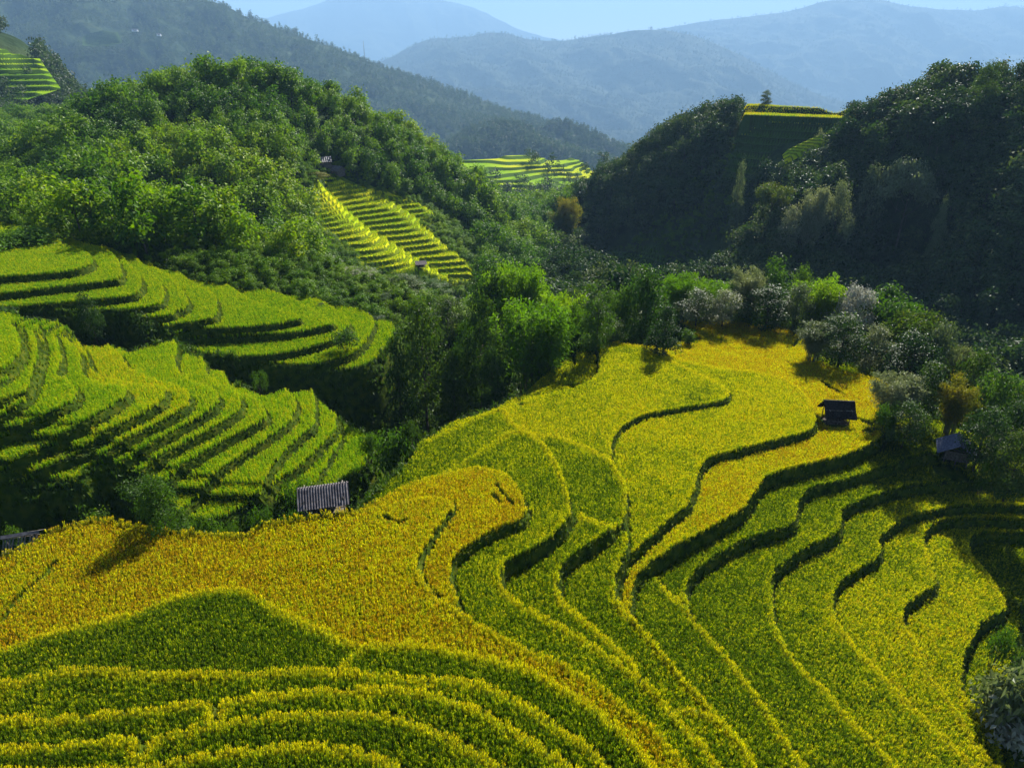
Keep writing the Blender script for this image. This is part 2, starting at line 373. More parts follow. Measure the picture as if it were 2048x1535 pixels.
# lower left terraces
Ll = []
def L(n, d, *it): Ll.append((n, d, it))
L('L1',.5,(20,640),(36,668),(38,695),(20,722),(-30,750))
L('L2',.4,(40,650),(46,680),(47,705),(27,736),(10,752),(-40,780))
L('L3',.6,(66,660),(74,688),(75,705),(65,739),(55,770),(44,786),(0,804),(-60,822))
L('L4',.35,(80,660),(88,690),(89,712),(80,739),(72,766),(60,788),(30,800),(0,812),(-60,832))
L('L5',.7,(110,665),(120,703),(118,726),(113,746),(130,753),(150,770),(149,787),(137,801),(85,821),(0,842),(-60,856))
L('L7',.8,(128,670),(150,690),(161,708),(162,739),(191,760),(239,767),(253,773),(250,787),(239,794),(188,825),(120,852),(51,876),(0,892),(-60,905))
L('L8',.7,(150,672),(171,700),(185,736),(212,753),(267,763),(330,770),(328,784),(318,801),(239,842),(154,879),(68,907),(0,920),(-60,930))
L('L9',.7,(215,685),(239,702),(256,728),(277,742),(308,753),(359,770),(379,784),(376,801),(362,814),(290,852),(205,893),(120,934),(0,951),(-60,960))
L('L10',.7,(350,680),(355,696),(349,719),(366,748),(410,767),(434,784),(436,797),(420,814),(359,849),(290,886),(205,927),(140,960),(80,985))
L('L11',.7,(405,710),(410,726),(414,745),(444,765),(478,784),(482,801),(475,818),(427,849),(342,893),(273,931),(253,944),(200,985))
L('L12',.7,(446,730),(450,748),(462,768),(482,779),(506,790),(526,811),(533,828),(513,842),(461,869),(393,907),(332,944),(260,1000))
L('L13',.6,(560,760),(592,800),(584,832),(564,852),(513,886),(444,931),(362,989),(330,1020))
L('L14',.6,(625,770),(630,810),(625,849),(608,862),(564,903),(533,948),(513,978),(500,1010))
L('L15',.6,(668,790),(672,830),(668,858),(649,879),(608,920),(554,958),(530,990))
L('L16',.3,(678,800),(680,835),(682,870),(665,905),(645,940),(620,985))
LB = [(-300,620,4.5),(-40,655,4.2),(20,667,4),(61,681,3.6),(113,686,2.4),(171,695,1.2),(205,706,.6),(239,702,0),(262,716,-.2),(300,708,-.5),(355,696,-.5),(375,714,-.9),(410,726,-1),(428,740,-1.4),(448,746,-1.6),(458,765,-2),(492,780,-2.4),(530,796,-2.6),(580,786,-3),(622,784,-3.2),(640,800,-3.5),(668,826,-3.9),(692,838,-4.3),(716,850,-4.4),(738,880,-4.4),(730,915,-4.4),(690,945,-4.4),(640,962,-4.3),(600,965,-3.9),(560,975,-3.7),(506,988,-3.5),
      (444,1004,-3),(359,1011,-2.6),(342,980,-2),(284,952,-1.4),(191,946,-.8),(150,962,-.2),(100,957,.3),(0,957,.6),(-60,962,.8),(-400,960,2)]
Ll = [(a, d*1.3, q) for a, d, q in Ll]
LB = [(u, v, z-1.2) for u, v, z in LB]
LZ = build_zone(Ll, -6.0+sum(a[1] for a in Ll), LB, 'L', 1.8)
# upper left terraces
Ul = []
def U(n, d, *it): Ul.append((n, d, it))
U('Ua',.85,(70,440),(110,475),(150,495),(178,505),(184,520),(170,530),(120,540),(0,549),(-60,553))
U('Ub',.85,(130,450),(150,478),(200,492),(222,503),(237,520),(243,541),(238,553),(215,557),(100,571),(0,582),(-60,588))
U('Uc',.85,(175,455),(200,484),(236,503),(260,527),(280,548),(282,568),(270,583),(230,590),(150,598),(0,610),(-60,616))
U('Ud',.8,(225,460),(245,492),(267,507),(297,538),(318,558),(328,575),(326,596),(308,606),(270,612),(180,621),(0,632),(-60,640))
U('Ue',.8,(255,465),(270,497),(287,507),(308,531),(342,551),(366,579),(376,596),(374,609),(355,618),(338,626),(280,632),(0,655),(-60,660))
U('Uf',.8,(285,470),(300,505),(345,531),(383,561),(427,585),(434,606),(432,626),(410,634),(359,647),(330,652),(250,657),(0,680))
U('Ug',.8,(325,480),(345,515),(444,561),(513,602),(581,623),(601,632),(580,638),(547,644),(478,650),(400,653),(340,660),(200,700))
U('Uh',.8,(420,500),(440,548),(540,578),(600,602),(649,630),(666,643),(650,648),(581,661),(478,668),(400,671),(320,690),(250,720))
U('Ui',.8,(530,510),(545,562),(649,602),(697,637),(690,655),(673,671),(620,690),(560,702),(470,712),(400,725))
U('Uj',.8,(640,530),(650,582),(720,615),(748,640),(730,680),(700,705),(640,722),(560,735))
UB = [(-400,400,6),(-100,425,5.5),(0,441,5.2),(60,458,5),(140,470,4.6),(240,488,3.5),(340,518,2),(440,551,.5),(560,565,-.8),(680,590,-2),(770,620,-3.2),(788,640,-3.4),(775,668,-3.5),(745,700,-3.5),(700,716,-3.5),(620,716,-3.2),(520,708,-2.6),(440,694,-2),(385,680,-1.4),(345,664,-.8),(300,652,-.3),(240,642,.2),(150,640,.6),(0,642,1),(-60,645,1.2),(-400,660,2)]
Ul = [(a, d*1.2, q) for a, d, q in Ul]
UZ = build_zone(Ul, -4.6+sum(a[1] for a in Ul), UB, 'L', 2.0)
TB = T(GX, GY)
HG = TB.copy()
for Zn in (UZ, LZ, F):
    HG = HG+(Zn.H-HG)*Zn.w
    # do not let one zone's fall-off bury the next one
ZONE = np.where(F.ins, 1, np.where(LZ.ins, 2, np.where(UZ.ins, 3, 0)))
HG = np.where(F.ins, F.H, np.where(LZ.ins, LZ.H, np.where(UZ.ins, UZ.H, HG)))
rough = (fbm(GX, GY, 3.0, 5)-.5)
HG += np.where(ZONE == 0, rough*.8, (fbm(GX, GY, .8, 9, 2)-.5)*.06)
edge = np.minimum(np.minimum(GX-X0, X1-GX), np.minimum(GY-Y0, Y1-GY))
ew = sstep(edge/4.0)
HG = TB*(1-ew)+HG*ew
BLK = np.where(ZONE == 1, F.blk, np.where(ZONE == 2, LZ.blk, np.where(ZONE == 3, UZ.blk, True)))
IDX = np.where(ZONE == 1, F.idx, np.where(ZONE == 2, LZ.idx, UZ.idx))
RIM = np.where(ZONE == 1, F.rim, np.where(ZONE == 2, LZ.rim, UZ.rim))
def boxblur(A, r):
    for ax in (0, 1):
        c = np.cumsum(np.pad(A, [(r+1, r) if q == ax else (0, 0) for q in (0, 1)], mode='edge'), ax)
        n_ = A.shape[ax]; A = (np.take(c, np.arange(2*r+1, 2*r+1+n_), ax)-np.take(c, np.arange(0, n_), ax))/(2*r+1)
    return A
_b = boxblur(HG, 3); GRY, GRX = np.gradient(_b, DG)
def gidx(x, y):
    return np.clip(np.round((np.asarray(y)-Y0)/DG).astype(int), 0, NY-1), np.clip(np.round((np.asarray(x)-X0)/DG).astype(int), 0, NX-1)
def bil(A, x, y):
    fx = np.clip((np.asarray(x)-X0)/DG, 0, NX-1.001); fy = np.clip((np.asarray(y)-Y0)/DG, 0, NY-1.001)
    i = fx.astype(int); j = fy.astype(int); a = fx-i; b = fy-j
    return (A[j, i]*(1-a)+A[j, i+1]*a)*(1-b)+(A[j+1, i]*(1-a)+A[j+1, i+1]*a)*b

# ------------------------------------------------------------------ coarse terrain with terraced patches
def in_poly(x, y, P):
    P = np.asarray(P); r = np.zeros(np.shape(x), bool)
    for a, b in zip(P, np.roll(P, -1, 0)):
        c = ((a[1] > y) != (b[1] > y)) & (x < (b[0]-a[0])*(y-a[1])/(b[1]-a[1]+1e-12)+a[0]); r ^= c
    return r
def seg_dist(x, y, P):
    P = np.asarray(P); d = np.full(np.shape(x), 1e9)
    for a, b in zip(P, np.roll(P, -1, 0)):
        e = b-a; t = np.clip(((x-a[0])*e[0]+(y-a[1])*e[1])/(e @ e+1e-12), 0, 1)
        d = np.minimum(d, np.hypot(x-a[0]-t*e[0], y-a[1]-t*e[1]))
    return d
def stepped(h, step, rise=.22):
    t = h/step; k = np.floor(t); f = t-k
    return step*(k+np.clip((f-(1-rise))/rise, 0, 1)), f
def Tn(x, y):
    """base terrain with the lie of the hills"""
    far = sstep((np.hypot(x, y)-125)/40)
    return T(x, y)+far*(fbm(x, y, 60, 31, 4)-.5)*9
class Patch: pass
def patch(poly_uvY, step, res, ribs=None, up=0.0):
    P = np.array([on_y(*a)[:2] for a in poly_uvY]); q = Patch(); q.P = P
    lo = P.min(0)-6; hi = P.max(0)+6
    xs = np.arange(lo[0], hi[0], res); ys = np.arange(lo[1], hi[1], res)
    x, y = np.meshgrid(xs, ys); h = T(x, y)
    if ribs is not None: h = h+ribs(x, y)
    h = h+(fbm(x, y, 9, 3, 2)-.5)*1.2
    hq, f = stepped(h, step)
    ins = in_poly(x, y, P); d = seg_dist(x, y, P); sd = np.where(ins, d, -d)
    w = sstep((sd+1.5)/3.0)
    q.z = Tn(x, y)*(1-w)+(hq+up)*w; q.z = np.where(sd < -2.5, Tn(x, y)-.25-np.clip((-sd-2.5)*.3, 0, 1.5), q.z)
    q.x, q.y, q.f, q.sd, q.xs, q.ys, q.res = x, y, f, sd, xs, ys, res
    q.tread = (f < .70) & (sd > .3)
    return q
def grid_faces(nx, ny, keep=None):
    i = np.arange((nx-1)*(ny-1)); a = (i//(nx-1))*nx+i % (nx-1)
    f = np.c_[a, a+1, a+1+nx, a+nx]
    return f if keep is None else f[keep.ravel()]
SA, SB = on_y(1490, 232, 302), on_y(1768, 240, 279)
def shelf(x, y):
    # level shelf that ends at a brink: flat behind the line SA-SB, falling steeply before it
    t = np.clip((x-SA[0])/(SB[0]-SA[0]), -.1, 1.1); yb = SA[1]+(SB[1]-SA[1])*t; zb = SA[2]+(SB[2]-SA[2])*t
    return np.where(y > yb-1.0, zb+.3+.16*(y-yb), np.minimum(T(x, y), zb-1.15*(yb-1-y)))-T(x, y)
# three ribs that run down the middle terraces
A0, A1 = on_y(655, 385, 236)[:2], on_y(930, 560, 207)[:2]
def ribs_mid(x, y):
    d = (A1-A0)/np.linalg.norm(A1-A0); n = np.array((-d[1], d[0]))
    s = (x-A0[0])*n[0]+(y-A0[1])*n[1]
    return 2.6*np.abs(np.sin((s+4)/11.0*math.pi*.5))-1.3+1.0
PM = patch([(655,372,239),(700,380,241),(770,405,246),(865,420,249),(870,440,243),(835,460,236),(885,500,226),(940,535,213),(945,560,207),(900,572,202),(845,560,202),(790,572,196),(720,548,198),(700,500,204),(655,480,206),(628,440,212)], 1.25, .55, ribs_mid, .6)
PR1 = patch([(1488,216,322),(1530,212,322),(1560,230,312),(1680,238,296),(1770,234,290),(1772,246,277),(1700,262,268),(1640,292,262),(1570,322,268),(1500,330,280),(1455,322,289),(1480,262,304)], 2.6, .5, shelf, .5)
PR2 = patch([(1230,440,300),(1330,410,292),(1345,445,272),(1470,480,240),(1490,500,232),(1400,540,228),(1230,560,242),(1190,552,250),(1240,500,272)], 1.5, .9, None, .5)
PR3 = patch([(1880,215,252),(1950,212,250),(1945,228,246),(1880,240,246)], 1.6, .9, None, .8)
PATCHES = (PM, PR1, PR2, PR3)
def G(x, y):
    """ground height anywhere near the camera"""
    x = np.asarray(x, float); y = np.asarray(y, float)
    o = Tn(x, y)
    m = (x > X0) & (x < X1) & (y > Y0) & (y < Y1)
    o = np.where(m, bil(HG, x, y), o)
    for q in PATCHES:
        mm = in_poly(x, y, q.P)
        i = np.clip(((x-q.xs[0])/q.res).astype(int), 0, len(q.xs)-1); j = np.clip(((y-q.ys[0])/q.res).astype(int), 0, len(q.ys)-1)
        o = np.where(mm, q.z[j, i], o)
    return o
M_soil = noise_mat('weedy_soil', [(.012,.022,.002),(.035,.062,.003),(.085,.095,.006)], 1.3, .95, .6, 6)
M_wood_floor = noise_mat('forest_floor', [(.012,.022,.008),(.022,.042,.010),(.04,.06,.016)], .35, .95, .5, 2)
# hole for the fine grid: the coarse sheet dips below it
xs = np.arange(-360, 381, 3.0); ys = np.arange(-90, 461, 3.0)
x, y = np.meshgrid(xs, ys); z = Tn(x, y)-np.clip(y-395, 0, 99)*.7
ins = np.minimum(np.minimum(x-X0, X1-x), np.minimum(y-Y0, Y1-y))
z = z-np.clip((ins-1.5)*2.0, 0, 14)
for q in PATCHES:
    sd = np.where(in_poly(x, y, q.P), 1, -1)*seg_dist(x, y, q.P); z = z-np.clip((sd+.5)*1.5, 0, 4)
link('valley_ground', mesh_np('valley_ground', np.c_[x.ravel(), y.ravel(), z.ravel()], grid_faces(len(xs), len(ys)), [M_wood_floor], smooth=True), kind='structure')
link('terraced_ground', mesh_np('terraced_ground', np.c_[GX.ravel(), GY.ravel(), HG.ravel()], grid_faces(NX, NY), [M_soil], smooth=False), kind='structure')

# rice-coloured terrace sheets for the far patches
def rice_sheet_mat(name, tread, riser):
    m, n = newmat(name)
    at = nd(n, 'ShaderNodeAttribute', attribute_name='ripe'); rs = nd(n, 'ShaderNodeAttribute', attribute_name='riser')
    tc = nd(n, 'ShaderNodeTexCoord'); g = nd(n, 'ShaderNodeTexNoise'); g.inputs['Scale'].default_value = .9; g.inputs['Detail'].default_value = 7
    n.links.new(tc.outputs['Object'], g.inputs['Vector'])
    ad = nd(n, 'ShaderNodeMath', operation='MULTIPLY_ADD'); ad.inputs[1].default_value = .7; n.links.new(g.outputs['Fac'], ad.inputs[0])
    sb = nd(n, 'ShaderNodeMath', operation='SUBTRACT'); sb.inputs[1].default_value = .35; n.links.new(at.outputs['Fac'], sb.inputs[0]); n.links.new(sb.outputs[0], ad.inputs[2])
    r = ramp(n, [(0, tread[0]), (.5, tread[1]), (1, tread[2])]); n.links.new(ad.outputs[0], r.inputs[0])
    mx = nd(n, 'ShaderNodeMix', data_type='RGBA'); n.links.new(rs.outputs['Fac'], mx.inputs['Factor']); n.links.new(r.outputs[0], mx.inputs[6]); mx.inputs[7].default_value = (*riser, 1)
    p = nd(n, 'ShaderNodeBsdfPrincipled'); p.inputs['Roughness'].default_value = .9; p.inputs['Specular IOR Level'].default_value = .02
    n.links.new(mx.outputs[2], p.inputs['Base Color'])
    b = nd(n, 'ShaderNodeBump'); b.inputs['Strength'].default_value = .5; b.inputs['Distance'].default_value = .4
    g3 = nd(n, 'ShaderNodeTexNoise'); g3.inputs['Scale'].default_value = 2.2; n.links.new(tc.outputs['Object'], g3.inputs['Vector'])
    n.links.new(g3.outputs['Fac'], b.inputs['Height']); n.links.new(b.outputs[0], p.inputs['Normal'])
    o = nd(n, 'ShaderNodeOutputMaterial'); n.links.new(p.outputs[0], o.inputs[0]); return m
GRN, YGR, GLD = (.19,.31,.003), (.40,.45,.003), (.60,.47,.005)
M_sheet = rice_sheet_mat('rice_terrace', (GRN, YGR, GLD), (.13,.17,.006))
M_sheet_dark = rice_sheet_mat('shade_toned_rice_terrace', ((.03,.065,.008),(.045,.09,.010),(.10,.14,.01)), (.03,.05,.008))  # darker copy of the rice sheet with hillside shade put into its colour
def patch_obj(q, name, mat, ripe):
    nx, ny = len(q.xs), len(q.ys)
    keep = (q.sd > -4.0)[:-1, :-1]
    fc = grid_faces(nx, ny, keep)
    fm = lambda A: A[:-1, :-1].ravel()[keep.ravel()]
    k = np.floor((q.z)/1.0)
    rp = ripe+(vnoise(q.x+k*7.3, q.y*.3, 14, 77)-.5)*.9
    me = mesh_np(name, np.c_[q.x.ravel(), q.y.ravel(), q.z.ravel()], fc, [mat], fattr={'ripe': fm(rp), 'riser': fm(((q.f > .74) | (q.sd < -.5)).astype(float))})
    # drop unused vertices
    return link(name, me, kind='structure')
patch_obj(PM, 'terrace_slope', M_sheet, .42)
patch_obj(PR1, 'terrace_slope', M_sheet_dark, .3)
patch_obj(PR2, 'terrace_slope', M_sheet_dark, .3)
patch_obj(PR3, 'terrace_slope', M_sheet, .6)

# ------------------------------------------------------------------ rice, weeds: uncountable, scattered as instances
SRC = bpy.data.collections.new('plant_sources')           # never linked to the scene
def src_coll(name, meshes):
    c = bpy.data.collections.new(name)
    for i, me in enumerate(meshes):
        c.objects.link(bpy.data.objects.new('%s_%02d' % (name, i), me))
    return c
_GN = {}
def gn_for(coll):
    if coll.name in _GN: return _GN[coll.name]
    g = bpy.data.node_groups.new('scatter_'+coll.name, 'GeometryNodeTree')
    g.interface.new_socket('Geometry', in_out='INPUT', socket_type='NodeSocketGeometry')
    g.interface.new_socket('Geometry', in_out='OUTPUT', socket_type='NodeSocketGeometry')
    gi = g.nodes.new('NodeGroupInput'); go = g.nodes.new('NodeGroupOutput')
    ci = g.nodes.new('GeometryNodeCollectionInfo'); ci.inputs['Collection'].default_value = coll
    ci.inputs['Separate Children'].default_value = True; ci.inputs['Reset Children'].default_value = True
    ip = g.nodes.new('GeometryNodeInstanceOnPoints'); ip.inputs['Pick Instance'].default_value = True
    def na(nm, t):
        a = g.nodes.new('GeometryNodeInputNamedAttribute'); a.data_type = t; a.inputs['Name'].default_value = nm; return a.outputs['Attribute']
    g.links.new(gi.outputs[0], ip.inputs['Points']); g.links.new(ci.outputs[0], ip.inputs['Instance'])
    g.links.new(na('pick', 'INT'), ip.inputs['Instance Index']); g.links.new(na('rot', 'FLOAT_VECTOR'), ip.inputs['Rotation']); g.links.new(na('siz', 'FLOAT_VECTOR'), ip.inputs['Scale'])
    g.links.new(ip.outputs[0], go.inputs[0])
    _GN[coll.name] = g; return g
def scatter(name, P, coll, rot, siz, label=None, cat=None, group=None, **at):
    n = len(P); me = bpy.data.meshes.new(name); me.vertices.add(n); me.vertices.foreach_set('co', np.ascontiguousarray(P, np.float32).ravel())
    a = me.attributes.new('pick', 'INT', 'POINT'); a.data.foreach_set('value', rng.integers(0, len(coll.objects), n).astype(np.int32))
    a = me.attributes.new('rot', 'FLOAT_VECTOR', 'POINT'); a.data.foreach_set('vector', np.ascontiguousarray(rot, np.float32).ravel())
    a = me.attributes.new('siz', 'FLOAT_VECTOR', 'POINT'); a.data.foreach_set('vector', np.ascontiguousarray(siz, np.float32).ravel())
    at.setdefault('rnd', rng.random(n))
    for k, v in at.items():
        a = me.attributes.new(k, 'FLOAT', 'POINT'); a.data.foreach_set('value', np.ascontiguousarray(v, np.float32))
    me.update()
    o = link(name, me, label=label, cat=cat, group=group, kind='stuff')
    md = o.modifiers.new('scatter', 'NODES'); md.node_group = gn_for(coll); return o
def rice_mat(name, lc, gc):
    m, n = newmat(name)
    A = lambda nm, ty='GEOMETRY': nd(n, 'ShaderNodeAttribute', attribute_name=nm, attribute_type=ty).outputs['Fac']
    ripe = A('ripe', 'INSTANCER'); rnd = A('rnd', 'INSTANCER'); grain = A('grain'); tint = A('tint')  # ripe also carries the backlight painted on the rim rows
    j = nd(n, 'ShaderNodeMath', operation='MULTIPLY_ADD'); j.inputs[1].default_value = .7; n.links.new(rnd, j.inputs[0])
    s = nd(n, 'ShaderNodeMath', operation='SUBTRACT'); s.inputs[1].default_value = .35; n.links.new(ripe, s.inputs[0]); n.links.new(s.outputs[0], j.inputs[2])
    leaf = ramp(n, list(zip((0, .35, .7, 1), lc))); n.links.new(j.outputs[0], leaf.inputs[0])
    gr = ramp(n, list(zip((0, .35, .7, 1), gc))); n.links.new(j.outputs[0], gr.inputs[0])
    mx = nd(n, 'ShaderNodeMix', data_type='RGBA'); n.links.new(grain, mx.inputs['Factor']); n.links.new(leaf.outputs[0], mx.inputs[6]); n.links.new(gr.outputs[0], mx.inputs[7])
    hv = nd(n, 'ShaderNodeHueSaturation'); mv = nd(n, 'ShaderNodeMath', operation='MULTIPLY_ADD'); mv.inputs[1].default_value = .9; mv.inputs[2].default_value = .5
    n.links.new(tint, mv.inputs[0]); n.links.new(mv.outputs[0], hv.inputs['Value']); n.links.new(mx.outputs[2], hv.inputs['Color'])
    p = nd(n, 'ShaderNodeBsdfPrincipled'); p.inputs['Roughness'].default_value = .55; p.inputs['Specular IOR Level'].default_value = .25
    n.links.new(hv.outputs[0], p.inputs['Base Color'])
    t = nd(n, 'ShaderNodeBsdfTranslucent'); tb = nd(n, 'ShaderNodeMix', data_type='RGBA', blend_type='MULTIPLY'); tb.inputs['Factor'].default_value = 1; tb.inputs[7].default_value = (1.35, 1.4, .6, 1)
    n.links.new(hv.outputs[0], tb.inputs[6]); n.links.new(tb.outputs[2], t.inputs['Color'])
    ms = nd(n, 'ShaderNodeMixShader'); ms.inputs[0].default_value = .55
    n.links.new(p.outputs[0], ms.inputs[1]); n.links.new(t.outputs[0], ms.inputs[2])
    o = nd(n, 'ShaderNodeOutputMaterial'); n.links.new(ms.outputs[0], o.inputs[0]); return m
M_rice = rice_mat('rice_plant', ((.028,.068,.002),(.10,.18,.003),(.30,.31,.004),(.17,.15,.003)), ((.12,.185,.003),(.40,.43,.004),(.70,.60,.004),(.52,.31,.004)))
M_lime = rice_mat('young_rice_plant', ((.06,.16,.002),(.15,.29,.003),(.27,.34,.004),(.40,.37,.004)), ((.16,.30,.003),(.30,.42,.004),(.48,.48,.004),(.62,.46,.005)))
def strips(items, mats, name):
    """items: (p0, p1, p2, width, grain, tint): tapering two-segment blades"""
    V = []; Q = []; Tt = []; g = []; t = []; gq = []; tq = []
    for p0, p1, p2, w, gr, ti in items:
        p0, p1, p2 = (np.array(q, float) for q in (p0, p1, p2))
        d = p2-p0; s = np.cross(d, (rng.normal(), rng.normal(), .3)); s = s/(np.linalg.norm(s)+1e-9)*w*.5
        n = len(V); V += [p0-s*.7, p0+s*.7, p1-s, p1+s, p2]
        Q.append((n, n+1, n+3, n+2)); Tt.append((n+2, n+3, n+4)); gq.append(gr); tq.append(ti)
    return mesh_np(name, np.array(V), [Q, Tt], mats, fattr={'grain': gq+gq, 'tint': tq+tq})
def rice_clump(k, nb=14, npan=7, spread=.125, wide=.028, mat=None):
    it = []
    for i in range(nb):
        a = rng.uniform(0, 2*math.pi); r0 = rng.uniform(0, .07); o = rng.uniform(.04, spread); h = rng.uniform(.48, .80)
        c, s = math.cos(a), math.sin(a)
        it.append(((r0*c, r0*s, 0), ((r0+o*.35)*c, (r0+o*.35)*s, h*.62), ((r0+o)*c, (r0+o)*s, h), wide*rng.uniform(.7, 1.2), 0, rng.random()))
    for i in range(npan):
        a = rng.uniform(0, 2*math.pi); r0 = rng.uniform(0, .09); o = rng.uniform(.03, .11); h = rng.uniform(.60, .80)
        c, s = math.cos(a), math.sin(a)
        it.append(((r0*c, r0*s, h-.14), ((r0+o*.5)*c, (r0+o*.5)*s, h), ((r0+o)*c, (r0+o)*s, h-.10), wide*1.25*rng.uniform(.8, 1.3), 1, rng.random()))
    return strips(it, [mat or M_rice], 'rice_clump')
RICE = src_coll('rice_clumps', [rice_clump(i) for i in range(6)])
RICEF = src_coll('rice_clumps_wide', [rice_clump(i, 16, 8, .26, .05, M_lime) for i in range(5)])
RICEL = src_coll('rice_clumps_lime', [rice_clump(i, mat=M_lime) for i in range(5)])
M_weed = leaf_mat('weed_leaf', [(.015,.04,.004),(.035,.08,.005),(.07,.13,.008),(.12,.16,.012)], .35, inst=True)
def tuft(k, h=.5, nb=14, spread=.3, wide=.04):
    it = []
    for i in range(nb):
        a = rng.uniform(0, 2*math.pi); o = rng.uniform(.1, 1)*spread; hh = h*rng.uniform(.5, 1.1); c, s = math.cos(a), math.sin(a)
        it.append(((.03*c, .03*s, 0), (o*.4*c, o*.4*s, hh*.75), (o*c, o*s, hh*rng.uniform(.55, 1.0)), wide*rng.uniform(.6, 1.3), 0, rng.random()))
    return strips(it, [M_weed], 'weed_tuft')
WEED = src_coll('weed_tufts', [tuft(i) for i in range(5)])

M_bank = leaf_mat('bank_grass', [(.03,.065,.003),(.08,.14,.004),(.18,.21,.006),(.32,.27,.02)], .4, inst=True)
_w = M_weed; M_weed = M_bank; BANKG = src_coll('bank_tufts', [tuft(i, .5, 16, .3, .05) for i in range(4)]); M_weed = _w
def view_mask(x, y, z, mg=170):
    u, v, d = to_px(x, y, z); return (u > -mg) & (u < 2048+mg) & (v > -mg) & (v < 1535+mg) & (d > 1)
def jitter_grid(x0, x1, y0, y1, s):
    xs = np.arange(x0, x1, s); ys = np.arange(y0, y1, s*.93); x, y = np.meshgrid(xs, ys)
    x = x+(np.arange(len(ys)) % 2)[:, None]*s*.5
    return (x+rng.uniform(-.38, .38, x.shape)*s).ravel(), (y+rng.uniform(-.38, .38, x.shape)*s).ravel()
# bare gaps where the crop lies flat: (pixel stroke, z, radius)
GAPS = [([(768,1026),(782,1036),(800,1040),(814,1033)], 0, .22), ([(992,965),(1008,985),(1025,1003)], -.4, .2), ([(985,985),(1000,1000)], -.4, .16),
        ([(1730,862),(1748,858)], -5.2, .45), ([(1720,838),(1745,852)], -5.2, .35), ([(0,1240),(30,1195),(80,1150),(110,1118)], 0, .2), ([(1030,802),(1042,806)], -3.8, .4),
        ([(1690,830),(1745,845),(1765,838)], -5.2, .35), ([(1590,1470),(1600,1478)],-6.4,.2), ([(1745,1472),(1758,1480)],-8,.25), ([(1645,762),(1662,775),(1690,787)], -5.1, .3),
        ([(1396,668),(1375,680)],-5,.5)]
GW = [(np.array([on_z(u, v, z)[:2] for u, v in q]), r) for q, z, r in GAPS]
HUTSPOT = [on_z(1668, 842, -5.2)[:2], on_z(1905, 925, -6.3)[:2]]
def rice_points(zone, s):
    x, y = jitter_grid(X0+.5, X1-.5, Y0+.5, Y1-.5, s)
    j, i = gidx(x, y); k = (ZONE[j, i] == zone) & ~BLK[j, i]
    x, y = x[k], y[k]; z = bil(HG, x, y); k = view_mask(x, y, z, 520)
    x, y, z = x[k], y[k], z[k]
    for P, r in GW:
        d = np.full(len(x), 9.0)
        for a, b in zip(P[:-1], P[1:]):
            e = b-a; t = np.clip(((x-a[0])*e[0]+(y-a[1])*e[1])/(e @ e), 0, 1); d = np.minimum(d, np.hypot(x-a[0]-t*e[0], y-a[1]-t*e[1]))
        k = d > r*(.6+.8*vnoise(x, y, .5, 3)); x, y, z = x[k], y[k], z[k]
    for p in HUTSPOT:
        k = np.hypot(x-p[0], y-p[1]) > 1.6; x, y, z = x[k], y[k], z[k]
    j, i = gidx(x, y); return x, y, z, IDX[j, i], RIM[j, i]
def sow(name, x, y, z, ripe, coll, sc, label, group, hs=1.0, rim=None):
    n = len(x)
    if not n: return
    h = sc*rng.uniform(.8, 1.15, n)*(.9+.2*vnoise(x, y, 1.2, 41))*hs
    w = sc*rng.uniform(.85, 1.2, n)
    rot = np.c_[rng.normal(0, .10, n), rng.normal(0, .10, n), rng.uniform(0, 6.283, n)]
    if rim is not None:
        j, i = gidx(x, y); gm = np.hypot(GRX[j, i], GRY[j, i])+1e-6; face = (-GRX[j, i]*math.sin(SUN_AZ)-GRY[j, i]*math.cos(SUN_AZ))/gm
        rim = rim*np.clip(.45+.7*face, .12, 1)                                   # sunward rims carry backlight painted in as ripeness; rows also taller, leaning out
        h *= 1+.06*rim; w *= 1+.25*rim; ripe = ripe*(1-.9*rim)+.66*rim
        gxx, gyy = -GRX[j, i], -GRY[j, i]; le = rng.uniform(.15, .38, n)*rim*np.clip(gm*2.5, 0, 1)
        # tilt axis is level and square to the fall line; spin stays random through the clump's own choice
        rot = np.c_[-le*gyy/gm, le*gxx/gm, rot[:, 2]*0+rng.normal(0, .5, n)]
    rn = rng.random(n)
    if rim is not None: rn = rn*(1-.7*rim)+.62*.7*rim  # steadies and lifts the tone of the painted rim backlight
    scatter(name, np.c_[x, y, z-.02], coll, rot, np.c_[w, w, h], label, 'rice', group, ripe=ripe, rnd=rn)
